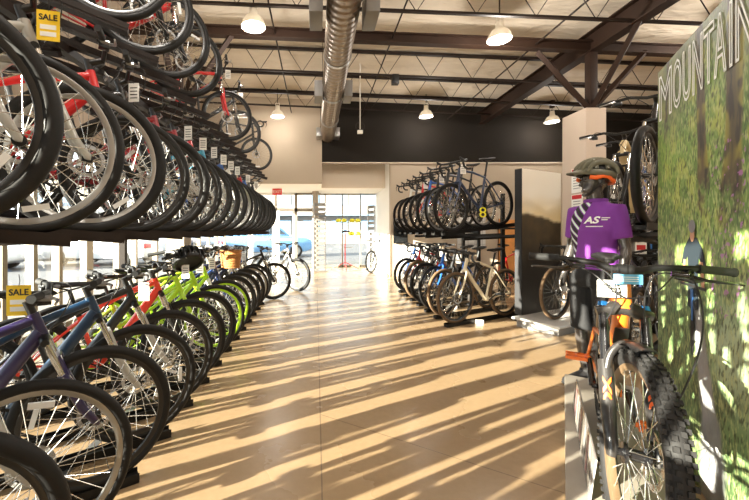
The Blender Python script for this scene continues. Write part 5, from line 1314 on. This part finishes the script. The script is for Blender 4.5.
# ------------------------------------------------------------------ outside
struct('ground_outside', MB().box((0, 12, -0.10), (90, 90, 0.12)), M['asphalt'])
struct('sidewalk_left', MB().box((XL - 1.3, 6, -0.05), (2.3, 26, 0.10)), M['sidewalk'])
struct('sidewalk_back', MB().box((0, YG + 1.5, -0.05), (16, 2.6, 0.10)), M['sidewalk'])
def car(x, y, yaw, paint, label, kind='sedan'):
    r = empty('parked_car', (x, y, -0.04), yaw, label=label, cat='car')
    L = 2.25
    if kind == 'sedan':
        body = [(-L, .35), (-L, .72), (-L + .1, .92), (-1.2, .98), (.95, .95), (1.9, .82), (L, .68), (L, .35), (1.9, .22), (-1.9, .22)]; cab = [(-1.75, .95), (-1.0, 1.42), (.2, 1.44), (1.1, .95)]
    else:
        body = [(-L, .40), (-L, .98), (-L + .08, 1.08), (.95, 1.08), (1.95, 1.0), (L, .85), (L, .42), (1.9, .30), (-1.9, .30)]; cab = [(-2.18, 1.06), (-2.0, 1.72), (.35, 1.74), (1.15, 1.06)]
        if kind == 'pickup': cab = [(-.55, 1.06), (-.45, 1.75), (.55, 1.75), (1.2, 1.06)]
    MB().prism(body, -.88, .88).build('body', M[paint], r, bevel=0.06)
    cb = MB().prism(cab, -.74, .74).build('cabin', M[paint], r, bevel=0.05)
    c = sum(p[0] for p in cab) / 4; cz = (cab[0][1] + cab[1][1]) / 2
    win = [(c + (px - c) * .86, cz + (pz - cz) * .72 + .02) for px, pz in cab]
    MB().prism(win, -.752, .752).build('side_glass', M['car_glass'], cb)
    MB().prism([(px + (.10 if px > c else -.10), pz) for px, pz in win], -.62, .62).build('end_glass', M['car_glass'], cb)
    for px in (-1.35, 1.38):
        for s in (-1, 1):
            w_ = MB().lathe_y([(.0001, -.1), (.26, -.1), (.33, -.08), (.33, .08), (.26, .1), (.0001, .1)], 24, False).build('wheel', M['tire'], r, loc=(px, s * .80, .33))
            MB().lathe_y([(.0001, -.012), (.21, -.012), (.21, .012), (.0001, .012)], 20, False).build('wheel_cover', M['alu'], w_, loc=(0, s * .10, 0))
    for s in (-1, 1):
        MB().box((-L + .06, s * .68, .80), (.2, .36, .16)).build('tail_light', M['tail_red'], r, bevel=0.02)
        MB().box((L - .08, s * .64, .70), (.16, .34, .12)).build('head_light', M['card_white'], r, bevel=0.02)
    MB().box((-L - .005, 0, .58), (.03, .5, .12)).build('number_plate', M['card_white'], r)
    return r
car(-12.3, 12.0, R_(10), 'car_white', 'white sedan parked outside, left edge behind the bikes')
car(-12.4, 16.6, R_(188), 'car_white', 'white hatchback parked outside behind the white sedan', 'suv')
car(-8.3, 14.3, R_(170), 'car_white', 'white pickup parked outside the left windows', 'pickup')
car(-9.6, 20.5, R_(10), 'car_maroon', 'dull red van parked outside beyond the pickup', 'suv')
car(-6.0, 22.5, R_(0), 'car_silver', 'silver sedan parked outside beyond the green bikes')
car(-2.6, 18.6, R_(20), 'car_blue', 'blue car parked outside the entrance doors', 'suv')
def building(name, x, y, wd, dp, h, mt, label, nwx, floors, awn=None):
    r = empty(name, (x, y, -0.04), label=label, cat='building')
    MB().box((0, 0, h / 2), (wd, dp, h)).build('walls', M[mt], r)
    MB().box((0, 0, h + .1), (wd + .3, dp + .3, .25)).build('parapet', M['bldg_white'], r)
    wm = MB().box((0, 0, 0), (wd / nwx * .55, .1, 1.5)).mesh('window', [M['bldg_glass']])
    for f in range(floors):
        for k in range(nwx): link('window', wm, r, (-wd / 2 + wd / nwx * (k + .5), -dp / 2 - .02, 1.7 + 3.1 * f))
    if awn: MB().box((0, -dp / 2 - .6, 3.0), (wd * .8, 1.2, .15)).build('awning', M[awn], r)
    return r
building('street_building', -22, 44, 20, 10, 7, 'bldg_white', 'pale building far across the parking lot on the left', 6, 2)
building('street_building', 1, 42, 18, 8, 6.5, 'bldg_grey', 'grey building across the street behind the entrance', 6, 2, 'awning_blue')
building('street_building', 20, 40, 14, 8, 7, 'bldg_white', 'pale building across the street behind the shop windows', 5, 2)
building('street_building', -40, 20, 10, 30, 6, 'bldg_grey', 'low grey building at the far left of the parking lot', 4, 1)
